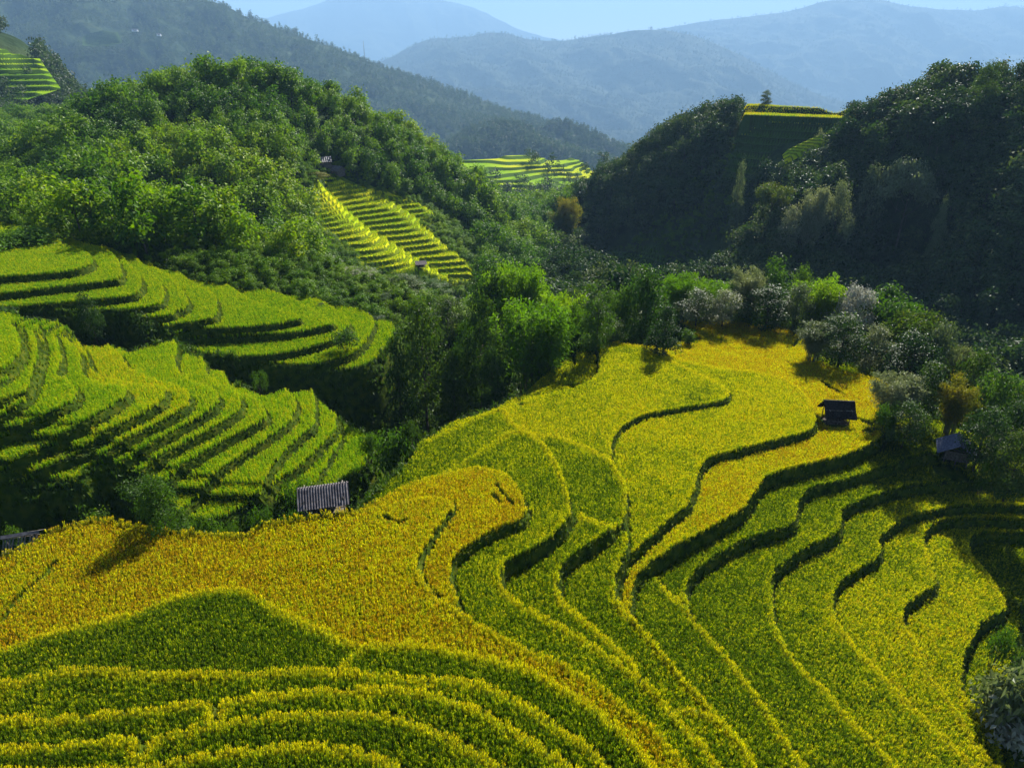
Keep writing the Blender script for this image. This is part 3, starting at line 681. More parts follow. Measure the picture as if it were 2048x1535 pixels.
# every paddy of the near slope: ripeness and what singles it out
PADDY = [(.06,'green rice paddy at the very bottom edge of the photo'),
 (.08,'green rice strip second from the bottom edge'),
 (.14,'yellow green rice strip third from the bottom with a dark notch in its bank'),
 (.14,'broad olive rice band just below the green hump'),
 (.02,'narrow deep green rice strip curving down beside the orange strip'),
 (.05,'dark green hump shaped rice paddy below the orange field'),
 (.80,'large orange ripe rice paddy beside the tin roofed hut tapering to bottom centre'),
 (.84,'orange tongue shaped rice paddy with a flattened patch near its tip'),
 (.22,'green rice paddy wrapping round the orange tongue'),
 (.22,'small green rice strip between two meeting banks at bottom'),
 (.15,'dark green rice paddy with the thickest short black bank at its foot'),
 (.20,'green rice paddy with a golden rounded rim in the middle of the slope'),
 (.22,'olive rice paddy whose rounded tip lies under the thickest short black bank'),
 (.40,'yellow green rice paddy at the crest beside the dark bamboo, right of the ridge line'),
 (.47,'golden green rice paddy in the centre above the long black bank'),
 (.72,'golden rice terrace round the thatched shelter and over the hilltop'),
 (.13,'pointed green rice strip starting at the meeting of the black banks'),
 (.15,'green rice terrace under the golden terrace with the thatched shelter'),
 (.17,'green rice terrace below the wide S shaped black bank'),
 (.30,'yellow green rice terrace left of the short black banks'),
 (.44,'yellow rice terrace with two short black banks, between two yellow rims'),
 (.42,'yellow rice terrace partly under the tree shadow at right'),
 (.20,'dark green ledge of rice at the edge of the ravine by the silver bush')]
for i in range(len(PADDY), len(Rl)+1): PADDY.append((.3, 'green rice ledge'))
# order of PADDY follows the order of the banks
print('rice')
x, y, z, k, rm = rice_points(1, .158)
rp = np.array([p[0] for p in PADDY])[np.minimum(k, len(PADDY)-1)]
ripe = rp+(fbm(x, y, 7, 61, 3)-.5)*.35+(vnoise(x, y, 1.1, 8)-.5)*.22
for q in range(len(PADDY)):
    m = k == q
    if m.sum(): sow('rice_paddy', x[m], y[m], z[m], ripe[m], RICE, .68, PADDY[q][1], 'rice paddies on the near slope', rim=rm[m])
x, y, z, k, rm = rice_points(2, .20)
ripe = .40+(fbm(x, y, 9, 71, 3)-.5)*.35+np.isin(k, (6, 7, 3))*.25+(vnoise(x, y, 1.0, 18)-.5)*.2
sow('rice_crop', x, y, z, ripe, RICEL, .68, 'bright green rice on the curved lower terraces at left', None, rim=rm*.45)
x, y, z, k, rm = rice_points(3, .25)
ripe = .42+(fbm(x, y, 12, 81, 3)-.5)*.3
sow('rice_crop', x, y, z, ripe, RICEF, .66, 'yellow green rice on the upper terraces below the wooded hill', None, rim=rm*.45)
# middle and right hill terraces
t_ = np.clip((PR1.x-SA[0])/(SB[0]-SA[0]), -.1, 1.1); PR1.top = (PR1.sd > .3) & (PR1.y > SA[1]+(SB[1]-SA[1])*t_-1.5)
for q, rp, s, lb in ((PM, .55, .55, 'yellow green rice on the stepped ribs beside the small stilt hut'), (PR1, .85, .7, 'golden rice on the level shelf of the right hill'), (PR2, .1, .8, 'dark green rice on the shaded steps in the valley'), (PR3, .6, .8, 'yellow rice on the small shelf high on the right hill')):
    x, y = jitter_grid(q.xs[0], q.xs[-1], q.ys[0], q.ys[-1], s)
    i = np.clip(((x-q.xs[0])/q.res+.5).astype(int), 0, len(q.xs)-1); j = np.clip(((y-q.ys[0])/q.res+.5).astype(int), 0, len(q.ys)-1)
    m = q.tread[j, i] if q is not PR1 else q.top[j, i]; x, y, i, j = x[m], y[m], i[m], j[m]; z = q.z[j, i]
    sow('rice_crop', x, y, z, rp+(fbm(x, y, 9, 5, 2)-.5)*.5, RICEF, s*1.75, lb, None, .6)
# weeds on banks, gullies and bare ground close to the terraces
x, y = jitter_grid(X0+1, X1-1, Y0+1, Y1-1, .31)
j, i = gidx(x, y); z = bil(HG, x, y); m = view_mask(x, y, z, 60) & BLK[j, i]
x, y, z, i, j = x[m], y[m], z[m], i[m], j[m]
on_bank = ZONE[j, i] > 0
m = np.where(on_bank, rng.random(len(x)) < .9, (vnoise(x, y, 5, 12) > .12) & (rng.random(len(x)) < .55))
x, y, z, on_bank = x[m], y[m], z[m], on_bank[m]
n = len(x); sc = np.where(on_bank, rng.uniform(.4, .95, n), rng.uniform(.7, 2.2, n)*(.5+vnoise(x, y, 4, 3)))
k = ~on_bank
def weeds(k, coll, lb): scatter('weeds', np.c_[x, y, z-.03][k], coll, np.c_[rng.normal(0, .2, n), rng.normal(0, .2, n), rng.uniform(0, 6.28, n)][k], np.c_[sc, sc, sc][k], lb, 'weeds')
weeds(k, WEED, 'wild undergrowth in the gullies round the terraces'); weeds(~k, BANKG, 'grass growing on the terrace banks')
# np.c_[rng.normal(0, .2, n), rng.normal(0, .2, n), rng.uniform(0, 6.28, n)], np.c_[sc, sc, sc], 'wild grass and weeds on the banks and gullies', 'weeds')

# ------------------------------------------------------------------ trees
M_bark = noise_mat('bark', [(.03,.022,.015),(.08,.065,.05),(.14,.12,.10)], 3, .9, .5, 14)
M_cane = noise_mat('bamboo_cane', [(.06,.08,.02),(.14,.16,.05),(.22,.22,.10)], 2, .5, 0)
LM = {'dark': leaf_mat('leaf_dark', [(.012,.032,.005),(.026,.062,.007),(.055,.10,.008),(.11,.14,.012)], .34),
      'green': leaf_mat('leaf_green', [(.018,.050,.005),(.040,.095,.006),(.075,.14,.008),(.13,.17,.012)], .42),
      'bamboo': leaf_mat('leaf_bamboo', [(.04,.10,.004),(.09,.19,.005),(.15,.25,.006),(.22,.27,.010)], .5),
      'gold': leaf_mat('leaf_gold_tip', [(.03,.06,.006),(.06,.10,.008),(.15,.15,.01),(.28,.20,.012)], .42),
      'pale': leaf_mat('leaf_pale', [(.04,.07,.02),(.10,.14,.045),(.20,.23,.10),(.32,.32,.19)], .35, (1.1,1.1,.7), .5, .4),
      'white': leaf_mat('leaf_silver', [(.11,.13,.08),(.24,.25,.18),(.40,.39,.31),(.56,.53,.47)], .3, (1,1,.9), .5, .4)}
def nrm(a): return a/(np.linalg.norm(a, axis=-1, keepdims=True)+1e-9)
def leaf_cards(C, N, D, ln, wd):
    """one bent rhombus per leaf: centre C, normal N, long axis D"""
    D = nrm(D-N*(D*N).sum(1, keepdims=True)); Sx = np.cross(N, D); ln = ln[:, None]; wd = wd[:, None]
    a = C-D*ln*.5; b = C+Sx*wd*.5+N*ln*.06; c = C+D*ln*.5-N*ln*.10; d = C-Sx*wd*.5+N*ln*.06
    V = np.stack([a, b, c, d], 1).reshape(-1, 3); return V, np.arange(len(V)).reshape(-1, 4)
def crown_lobes(lobes, n, size, aspect=.55, droop=.2, shell=.68, seed=0):
    """leaves gathered in twig-end clusters over a set of uneven lobes (cx,cy,cz,rx,ry,rz)"""
    g = np.random.default_rng(seed); L_ = np.array(lobes); ar = (L_[:, 3]*L_[:, 4]*L_[:, 5])**(2/3); pr = ar/ar.sum()
    per = 9; m = max(1, n//per)
    k = g.choice(len(L_), m, p=pr); d = nrm(g.normal(size=(m, 3))); d[:, 2] = np.where(d[:, 2] < -.35, -d[:, 2]*.6, d[:, 2]); d = nrm(d)
    r = (shell+(1-shell)*g.random(m)**.6)*(1+.22*g.normal(size=m)*.6)
    tc = L_[k, :3]+d*L_[k, 3:]*r[:, None]
    cs = size*2.0
    C = np.repeat(tc, per, 0)+g.normal(size=(m*per, 3))*cs*np.array((.55, .55, .38)); out = np.repeat(d, per, 0)
    N = nrm(out*.8+np.array((0, 0, .45))+g.normal(size=C.shape)*.42); D = nrm(out+g.normal(size=C.shape)*.6-np.array((0, 0, droop)))
    ln = size*g.uniform(.7, 1.35, len(C)); V, Fq = leaf_cards(C, N, D, ln, ln*aspect)
    tint = np.clip(np.repeat(g.random(m), per)*.6+g.random(len(C))*.4, 0, 1)
    return V, Fq, tint
def trunk_mb(H, r, lobes, lean=0, k=7):
    b = MB(); top = Vector((lean, lean*.4, H*.62)); mid = Vector((lean*.3, 0, H*.3))
    b.tube((0, 0, -.6), mid, r, r*.75, k); b.tube(mid, top, r*.75, r*.4, k)
    for i, l in enumerate(lobes):
        s = mid.lerp(top, min(1, .15+.85*(i+1)/len(lobes))); e = Vector(l[:3])
        m_ = s.lerp(e, .5)+Vector((0, 0, -.25)); b.tube(s, m_, r*.3, r*.2, 5); b.tube(m_, e, r*.2, r*.06, 5)
    return b
def mk_broad(seed, H=8.0, Wd=5.5, n=5200, size=.27, mat='dark', lobn=11, kind='round', low=.28):
    g = random.Random(seed); lobes = []
    for i in range(lobn):
        t = (i+.5)/lobn; a = i*2.4+g.random(); 
        if kind == 'round': rr = Wd*.36*math.sin(math.pi*(.16+.80*t))*g.uniform(.6, 1.25); s = Wd*.21*g.uniform(.75, 1.35)
        elif kind == 'cone': rr = Wd*.36*(1-t)**.75*g.uniform(.7, 1.15); s = Wd*(.11+.15*(1-t))*g.uniform(.85, 1.2)
        elif kind == 'column': rr = Wd*.22*g.uniform(.6, 1.2); s = Wd*.27*g.uniform(.8, 1.2)*(1-.35*t)
        elif kind == 'flat': rr = Wd*.44*g.uniform(.35, 1.05); s = Wd*.20*g.uniform(.8, 1.2); t = .55+.45*t*g.uniform(.7, 1)
        z = H*(low+(.96-low)*t)-s*.45
        lobes.append((rr*math.cos(a), rr*math.sin(a), z, s, s, s*(.55 if kind == 'flat' else g.uniform(.7, .95))))
    V, Fq, ti = crown_lobes(lobes, n, size, seed=seed)
    return ('crown', mesh_np('crown', V, Fq, [LM[mat]], fattr={'tint': ti})), ('trunk', trunk_mb(H, max(.09, H*.018), lobes, g.uniform(-.3, .3)).mesh('trunk', M_bark, True))
def mk_bamboo(seed, H=9.0, Wd=6.0, n=9500, size=.36, mat='bamboo', culms=40):
    g = np.random.default_rng(seed); b = MB(); Cs = []; Ds = []
    per = n//culms
    for i in range(culms):
        a = g.uniform(0, 6.283); r0 = g.uniform(.05, 1)**.5*Wd*.17; h = H*g.uniform(.72, 1.05); out = Wd*.5*g.uniform(.15, 1.0)
        p0 = np.array((r0*math.cos(a), r0*math.sin(a), -.4)); dr = np.array((math.cos(a+g.normal()*.35), math.sin(a+g.normal()*.35), 0))
        P = lambda t: p0+dr*out*t**2.2*.85+np.array((0, 0, 1))*(h*(1-(1-t)**1.35)*(1-.10*t**3)) 
        ts = [0, .3, .55, .78, 1.0]
        for s0, s1 in zip(ts[:-1], ts[1:]): b.tube(P(s0), P(s1), .045*(1.1-s0), .045*(1.1-s1)+.006, 4)
        t = .30+.70*g.random(per)**.75
        c = np.array([P(q) for q in t]); w = (.20+.55*np.sin(np.pi*np.clip((t-.2)/.85, 0, 1)))[:, None]
        c = c+g.normal(size=c.shape)*w*np.array((.8, .8, .5)); Cs.append(c)
        Ds.append(dr*.5+g.normal(size=c.shape)*.55+np.array((0, 0, -.55)))
    C = np.vstack(Cs); D = nrm(np.vstack(Ds)); N = nrm(g.normal(size=C.shape)*.6+np.array((0, 0, .75)))
    ln = size*g.uniform(.7, 1.4, len(C)); V, Fq = leaf_cards(C, N, D, ln, ln*.30)
    hz = C[:, 2]/H; ti = np.clip(g.random(len(C))*.6+.4*vnoise(C[:, 0]+9, C[:, 2], 1.3, seed), 0, 1)
    return ('crown', mesh_np('crown', V, Fq, [LM[mat]], fattr={'tint': ti})), ('trunk', b.mesh('trunk', M_cane, True))
def mk_shrub(seed, H=2.2, Wd=3.0, n=1100, size=.20, mat='green', aspect=.55):
    g = random.Random(seed); lobes = []
    for i in range(7):
        a = g.uniform(0, 6.283); rr = Wd*.33*g.random()**.5; s = Wd*.22*g.uniform(.7, 1.3); lobes.append((rr*math.cos(a), rr*math.sin(a), H*g.uniform(.3, .72), s, s, H*.26))
    V, Fq, ti = crown_lobes(lobes, n, size, aspect, seed=seed)
    b = MB()
    for l in lobes: b.tube((0, 0, -.3), l[:3], .05, .015, 5)
    return ('crown', mesh_np('crown', V, Fq, [LM[mat]], fattr={'tint': ti})), ('trunk', b.mesh('stem', M_bark, True))
_P = {}
def proto(kind, mat, var):
    k = (kind, mat, var)
    if k not in _P:
        sd = hash(kind) % 1 + sum(map(ord, kind+mat))*7+var*101
        if kind == 'bamboo': _P[k] = mk_bamboo(sd, mat=mat)
        elif kind == 'shrub': _P[k] = mk_shrub(sd, mat=mat)
        elif kind == 'bigleaf': _P[k] = mk_shrub(sd, 2.2, 3.0, 1100, .42, mat, .45)
        elif kind == 'bush': _P[k] = mk_shrub(sd, 2.2, 3.0, 2600, .24, mat, .42)
        elif kind == 'sparse': _P[k] = mk_broad(sd, n=1000, size=.24, mat=mat, lobn=8, kind='flat')
        else: _P[k] = mk_broad(sd, mat=mat, kind=kind, lobn={'round': 12, 'cone': 13, 'column': 9, 'flat': 10}[kind], low=.12 if kind in ('cone', 'column') else .25)
    return _P[k]
BASE = {'bamboo': (9.0, 6.0), 'shrub': (2.2, 3.0), 'bush': (2.2, 3.0), 'bigleaf': (2.2, 3.0)}
def plant(name, kind, mat, x, y, z, H, Wd, label, cat, group, rz=None):
    root = bpy.data.objects.new(name, None); COL.objects.link(root); root.empty_display_size = .3
    bh, bw = BASE.get(kind, (8.0, 5.5)); root.location = (x, y, z-.05); root.rotation_euler = (0, 0, random.uniform(0, 6.28) if rz is None else rz)
    s = Wd/bw; root.scale = (s, s, H/bh)
    root['label'] = label; root['category'] = cat; root['group'] = group
    for nm, me in proto(kind, mat, random.randrange(3)):
        link('stem' if me.name.startswith('stem') else nm, me, root)
    return root
def plant_px(name, kind, mat, u, vtop, wpx, Y, label, cat='tree', group='trees in the gully between the terraces', hmin=1.0, hmax=14):
    p = on_y(u, vtop, Y); z = float(G(p[0], Y)); H = float(np.clip(p[2]-z, hmin, hmax))
    zb = p[2]-H if p[2]-z > hmax else z
    d = to_px(p[0], Y, p[2])[2]; Wd = wpx*d/FPX
    return plant(name, kind, mat, p[0], Y, min(zb, z+.0) if zb < z else z, H if p[2]-z <= hmax else p[2]-z, Wd, label, cat, group)
MID = [
 ('broad_tree','round','dark',838,583,122,80,'dark leafy tree with yellowish shoot tips at the right end of the upper left terraces'),
 ('broad_tree','cone','dark',789,662,78,76,'short pointed dark tree in front of the leafy tree with yellow shoots'),
 ('broad_tree','round','dark',958,578,88,84,'tall narrow dark tree just left of the big dark bamboo clump'),
 ('bamboo_clump','bamboo','bamboo',1068,588,158,83,'largest bamboo clump with bare canes showing below its arched green crown'),
 ('bamboo_clump','bamboo','bamboo',1035,512,120,108,'bright green bamboo clump behind the largest clump'),
 ('bamboo_clump','bamboo','green',985,520,95,112,'feathery green clump beside the foot of the stepped ribs'),
 ('bamboo_clump','bamboo','bamboo',1120,562,105,97,'light green bamboo between the largest clump and the vine covered tree'),
 ('vine_covered_tree','column','green',1200,560,84,85,'columnar tree wrapped in vines at the crest of the green paddy'),
 ('bamboo_clump','bamboo','green',1152,598,80,91,'green bamboo touching the left side of the vine covered tree'),
 ('broad_tree','round','green',1300,527,115,96,'tall loose crowned tree behind the dark cone at the left of the golden hilltop'),
 ('vine_covered_tree','cone','dark',1336,606,70,84,'dark cone shaped vine covered tree at the left edge of the golden hilltop'),
 ('broad_tree','round','green',1252,568,70,96,'rounded green tree between the vine covered column and the loose crowned tree'),
 ('broad_tree','round','dark',893,588,84,104,'low round dark tree behind the leafy tree with yellow shoots'),
 ('broad_tree','round','dark',806,548,86,120,'dark spreading tree under the lowest ribs of the stepped slope'),
 ('broad_tree','round','dark',752,585,62,112,'small dark tree at the tip of the upper left terraces'),
 ('broad_tree','round','pale',700,560,80,122,'pale leaved tree in the dark wood behind the upper left terraces'),
 ('broad_tree','cone','pale',655,510,80,135,'pale glossy tree below the left foot of the stepped slope'),
 ('broad_tree','round','green',865,560,60,128,'small green tree below the stilt hut'),
 ('broad_tree','round','green',930,640,55,92,'small bright green tree in the sunlit gap between the two dark trees'),
 ('broad_tree','round','dark',905,690,60,80,'dark tree in the shaded gully under the sunlit gap'),
 ('broad_tree','round','dark',985,690,60,78,'dark low tree in front of the bare canes'),
 ('broad_tree','round','dark',1230,640,60,88,'small dark tree at the foot of the vine covered column'),
 ('broad_tree','round','dark',1285,630,70,90,'dark undergrowth tree left of the dark cone')]
RIGHT = [
 ('bamboo_clump','bamboo','bamboo',1368,540,78,104,'light green bamboo at the left end of the row behind the golden hilltop'),
 ('broad_tree','round','pale',1400,575,75,98,'low pale tree second in the row behind the golden hilltop'),
 ('bamboo_clump','bamboo','bamboo',1435,548,80,104,'green bamboo with rounded top in the row behind the golden hilltop'),
 ('broad_tree','round','pale',1455,575,70,97,'pale silvery tree in front of the green bamboo with rounded top'),
 ('bamboo_clump','bamboo','pale',1505,520,72,102,'pale bamboo left of the tallest tree in the row behind the golden hilltop'),
 ('broad_tree','cone','green',1560,503,100,104,'tallest tree of the row behind the golden hilltop'),
 ('broad_tree','round','dark',1545,570,100,97,'dark leafy tree in front of the tallest tree of the row'),
 ('broad_tree','round','green',1612,526,58,112,'small round tree peeping above the row against the shaded hill'),
 ('bamboo_clump','bamboo','bamboo',1655,538,100,101,'bright green bamboo right of the tallest tree of the row'),
 ('broad_tree','round','pale',1605,560,70,98,'tree with whitish leaves between the tallest tree and the bright bamboo'),
 ('broad_tree','round','white',1722,566,84,96,'silvery white tree in blossom'),
 ('broad_tree','flat','green',1808,566,135,96,'wide spreading green tree behind the silvery white tree'),
 ('bamboo_clump','bamboo','pale',1640,640,76,84,'pale feathery bamboo at the right corner of the golden hilltop'),
 ('broad_tree','round','dark',1700,628,105,84,'dark rounded tree right of the pale bamboo corner'),
 ('broad_tree','round','pale',1760,650,70,84,'pale tree between the dark rounded tree and the layered tree'),
 ('layered_tree','flat','gold',1855,600,115,86,'layered tree with flat yellow green tiers'),
 ('broad_tree','round','dark',1840,660,110,80,'dark tree under the layered tree'),
 ('broad_tree','round','pale',1893,640,95,82,'pale topped tree right of the layered tree'),
 ('bamboo_clump','bamboo','pale',1945,680,75,80,'pale bamboo plume on the right slope above the rounded tree'),
 ('broad_tree','round','dark',1972,698,95,76,'dark rounded tree below the pale bamboo plume'),
 ('broad_tree','round','green',2018,738,100,70,'green rounded tree at the right edge of the photo'),
 ('bamboo_clump','bamboo','pale',1805,735,90,68,'feathery pale bamboo beside the thatched shelter field'),
 ('broad_tree','round','dark',1872,722,95,69,'dark tree between two pale bamboos above the blue roofed hut'),
 ('bamboo_clump','bamboo','gold',1935,752,78,66,'yellowish bamboo above the blue roofed hut'),
 ('broad_tree','round','dark',1990,815,90,60,'dark tree right behind the blue roofed hut'),
 ('broad_tree','round','dark',2045,800,80,62,'dark tree at the right edge beside the blue roofed hut'),
 ('broad_tree','round','dark',1830,800,80,63,'dark bush like tree at the right border of the golden terrace'),
 ('broad_tree','round','dark',2060,860,90,56,'low dark tree at the right edge below the rounded tree')]
for r in MID: plant_px(*r)
for r in RIGHT: plant_px(*r, group='trees along the right side of the golden hilltop')
LOWS = [
 ('small_tree','round','green',300,948,88,41.6,'loose small tree on the bank left of the tin roofed hut','tree'),
 ('small_tree','round','dark',166,583,52,81,'small dark tree in front of the upper left terraces','tree'),
 ('small_tree','sparse','green',511,722,34,76,'lone sunlit sapling in the black shade between the left terraces','tree'),
 ('shrub','shrub','green',780,845,92,58,'dark green shrub on the gully edge right of the tin roofed hut','shrub'),
 ('shrub','shrub','dark',822,836,46,59,'small dark shrub beside the gully edge shrub','shrub'),
 ('shrub','shrub','green',733,858,40,60,'small shrub at the tip of the lower left terraces','shrub'),
 ('shrub','shrub','green',400,1022,70,46,'shrub on the bank under the loose small tree','shrub'),
 ('shrub','shrub','dark',345,1030,55,46,'dark shrub at the foot of the loose small tree','shrub'),
 ('shrub','shrub','green',455,1040,55,45,'low shrub on the bank at the top of the orange field','shrub'),
 ('shrub','shrub','green',520,1008,60,48,'shrub on the bank between the sapling bank and the tin roofed hut','shrub'),
 ('shrub','shrub','green',590,940,60,52,'bright shrub just left of the tin roof','shrub'),
 ('shrub','shrub','green',570,1015,50,47,'shrub at the foot of the tin roofed hut','shrub'),
 ('shrub','shrub','green',172,1016,75,47,'shrub on the bank right of the fallen roof','shrub'),
 ('shrub','shrub','gold',150,935,80,52,'yellowish shrub under the lower left terraces','shrub'),
 ('shrub','shrub','green',90,945,60,52,'green shrub left of the yellowish shrub','shrub'),
 ('shrub','shrub','green',262,955,70,51,'green shrub right of the yellowish shrub','shrub'),
 ('shrub','shrub','green',5,1045,50,45,'bright shrub at the left edge beside the fallen roof','shrub'),
 ('shrub','shrub','dark',645,606,26,99,'tiny dark bush alone on the upper left terraces','shrub'),
 ('shrub','shrub','dark',760,630,40,98,'dark bush at the right tip of the upper left terraces','shrub'),
 ('shrub','shrub','dark',20,640,80,82,'dark leafy bush under the upper left terraces at the left edge','shrub'),
 ('shrub','shrub','dark',80,630,70,82,'dark leafy bush left of the small dark tree','shrub'),
 ('shrub','shrub','dark',275,628,60,82,'bush on the dark bank under the upper left terraces','shrub'),
 ('shrub','shrub','green',690,655,60,84,'sunlit bush at the lower right of the upper left terraces','shrub'),
 ('reed_clump','bush','bamboo',40,462,110,104,'thick bright green reed patch on the top upper left terrace','reeds'),
 ('shrub','bigleaf','pale',2040,1340,95,33,'large leaved pale bush on the ravine edge at the right border','shrub'),
 ('shrub','bigleaf','white',2046,1425,105,31.5,'large leaved silvery bush in the bottom right corner','shrub'),
 ('shrub','shrub','green',2020,1245,50,38,'small green bush on the ravine edge above the large leaved bushes','shrub'),
 ('shrub','shrub','green',1785,800,42,64,'sunlit shrub at the right border of the golden terrace','shrub'),
 ('shrub','shrub','green',1985,915,34,57,'small bush right of the blue roofed hut','shrub'),
 ('shrub','shrub','green',1385,655,44,90,'shrub at the left edge of the golden hilltop','shrub'),
 ('shrub','shrub','dark',1290,1022,14,46,'tiny dark bush between two green paddies','shrub')]
for r in LOWS[:-1]: plant_px(*r[:8], cat=r[8], group='shrubs and saplings on the banks', hmin=.6)
# ------------------------------------------------------------------ woods on the two hills
def low_tree(seed, kind, mats, split=False):
    g = random.Random(seed); H, Wd = 7.0, 4.6; lobes = []; n = {'round': 6, 'cone': 6, 'plume': 5, 'wide': 7}[kind]
    for i in range(n):
        t = (i+.5)/n; a = i*2.4+g.random()
        if kind == 'round': rr = Wd*.26*math.sin(math.pi*(.2+.75*t))*g.uniform(.6, 1.3); s = Wd*.25*g.uniform(.8, 1.3)
        elif kind == 'cone': rr = Wd*.2*(1-t)*g.uniform(.6, 1.2); s = Wd*(.10+.2*(1-t))
        elif kind == 'plume': rr = Wd*.12*(.5+t)*g.uniform(.6, 1.4); s = Wd*.24*g.uniform(.8, 1.1)
        else: rr = Wd*.42*g.uniform(.4, 1); s = Wd*.22*g.uniform(.8, 1.2); t = .5+.5*t
        lobes.append((rr*math.cos(a), rr*math.sin(a), H*(.22+.70*t)-s*.3, s, s, s*(1.2 if kind == 'plume' else .85)))
    V, Fq, ti = crown_lobes(lobes, 640, .55, .66, .25, .74, seed)
    b = trunk_mb(H, .13, lobes[-3:], 0, 4); nv = len(V)
    V2 = np.array(b.v); F2 = [f for f in b.f if len(f) == 4]
    if split: return mesh_np('crown', V, Fq, mats[:1], fattr={'tint': ti}), mesh_np('trunk', V2, np.array(F2), mats[1:])
    V = np.vstack([V, V2]); Fa = np.vstack([Fq, np.array(F2)+nv])
    return mesh_np('hill_tree', V, Fa, mats, mi=np.r_[np.zeros(len(Fq)), np.ones(len(F2))], fattr={'tint': np.r_[ti, np.zeros(len(F2))]})
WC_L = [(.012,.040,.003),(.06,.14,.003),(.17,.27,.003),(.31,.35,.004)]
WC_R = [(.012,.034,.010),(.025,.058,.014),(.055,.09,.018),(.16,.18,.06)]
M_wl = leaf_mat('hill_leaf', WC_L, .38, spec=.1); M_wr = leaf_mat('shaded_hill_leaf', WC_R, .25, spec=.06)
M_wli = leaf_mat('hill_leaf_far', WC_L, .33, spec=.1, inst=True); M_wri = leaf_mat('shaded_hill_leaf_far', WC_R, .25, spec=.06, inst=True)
kinds = ['round', 'plume', 'round', 'plume', 'wide', 'cone', 'round', 'plume']
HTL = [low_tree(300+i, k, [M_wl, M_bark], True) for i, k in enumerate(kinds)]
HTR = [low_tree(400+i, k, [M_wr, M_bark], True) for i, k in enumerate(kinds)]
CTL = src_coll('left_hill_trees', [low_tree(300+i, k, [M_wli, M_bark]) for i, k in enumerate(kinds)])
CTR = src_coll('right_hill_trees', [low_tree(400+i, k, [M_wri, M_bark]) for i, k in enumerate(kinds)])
HOUSES = [(645,340,243),(672,347,243),(1750,232,276)]
HPX = [on_y(*h)[:2] for h in HOUSES]
x, y = jitter_grid(-330, 420, 95, 458, 4.5)
x += (vnoise(x, y, 6, 2)-.5)*2; z = G(x, y)
m = view_mask(x, y, z, 200)
m &= ~((x > X0) & (x < X1) & (y < Y1) & ((y < 112) | (ZONE[gidx(x, y)] > 0)))
m &= (y > 118) | (x < -60) | (x > 40) | (y > 128)
for q in PATCHES: m &= ~(in_poly(x, y, q.P) | (seg_dist(x, y, q.P) < 1.8))
for p in HPX: m &= np.hypot(x-p[0], y-p[1]) > 3.2
x, y, z = x[m], y[m], z[m]
# nothing tall grows right before the stepped slopes
_u, _v, _ = to_px(x, y, z+4)
for poly, ym in (([(640,365),(950,380),(970,600),(910,650),(780,660),(690,620),(640,540),(615,440)], 255), ([(1190,560),(1240,440),(1340,400),(1350,440),(1480,470),(1480,520),(1380,560)], 300), ([(1490,165),(1660,180),(1710,226),(1690,258),(1600,320),(1540,330),(1470,300)], 390)):
    k = in_poly(_u, _v, poly) & (y < ym); x, y, z, _u, _v = x[~k], y[~k], z[~k], _u[~k], _v[~k]
# trees the camera cannot see over the hill crest are left out
def visible(x, y, z, hgt=7.0, n=26):
    ok = np.ones(len(x), bool)
    for t in np.linspace(.25, .97, n):
        ok &= (CAMZ+(z+hgt-CAMZ)*t) > G(x*t, y*t)+1.0
    return ok
m = visible(x, y, z); x, y, z = x[m], y[m], z[m]
left = x < 12+(y-230)*.16
sc = (.80+.75*vnoise(x, y, 14, 55))*np.where(left, 1.0, 1.1)*rng.uniform(.75, 1.25, len(x))
d = np.hypot(x, y); u, v, _ = to_px(x, y, z+5*sc); inframe = (u > 0) & (u < 2048) & (v > 0) & (v < 1000)
order = np.argsort(np.where(inframe, d/sc, 1e9))
one = np.zeros(len(x), bool); one[order[:230]] = True
print('hill trees', len(x), left.sum())
for i in np.nonzero(one)[0]:
    l = bool(left[i]); q = random.randrange(8)
    o = bpy.data.objects.new('hill_tree', None); COL.objects.link(o); o.empty_display_size = .3
    o['label'] = {'round': 'rounded', 'plume': 'plume shaped', 'wide': 'broad crowned', 'cone': 'pointed'}[kinds[q]]+(' green tree in the sunlit wood covering the left hill' if l else ' dark tree in the shaded wood covering the right hill')
    o['category'] = 'tree'; o['group'] = 'trees of the left hill wood' if l else 'trees of the right hill wood'
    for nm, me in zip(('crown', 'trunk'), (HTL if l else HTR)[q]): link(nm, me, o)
    s = float(sc[i]); o.location = (x[i], y[i], z[i]-.3); o.rotation_euler = (random.gauss(0, .06), random.gauss(0, .06), random.uniform(0, 6.28)); o.scale = (s*random.uniform(.85, 1.15), s*random.uniform(.85, 1.15), s*random.uniform(.9, 1.2))
def wood(name, m, coll, label):
    n = int(m.sum()); s = sc[m]
    tn = np.clip(rng.random(n)*.6+(vnoise(x[m], y[m], 20, 91)-.5)*1.0+.25, 0, 1)
    scatter(name, np.c_[x[m], y[m], z[m]-.3], coll, np.c_[rng.normal(0, .06, n), rng.normal(0, .06, n), rng.uniform(0, 6.28, n)], np.c_[s*rng.uniform(.85, 1.15, n), s*rng.uniform(.85, 1.15, n), s*rng.uniform(.9, 1.2, n)], label, 'wood', rnd=tn)
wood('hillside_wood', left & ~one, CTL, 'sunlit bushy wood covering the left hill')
wood('hillside_wood', ~left & ~one, CTR, 'dark shaded wood covering the right hill')
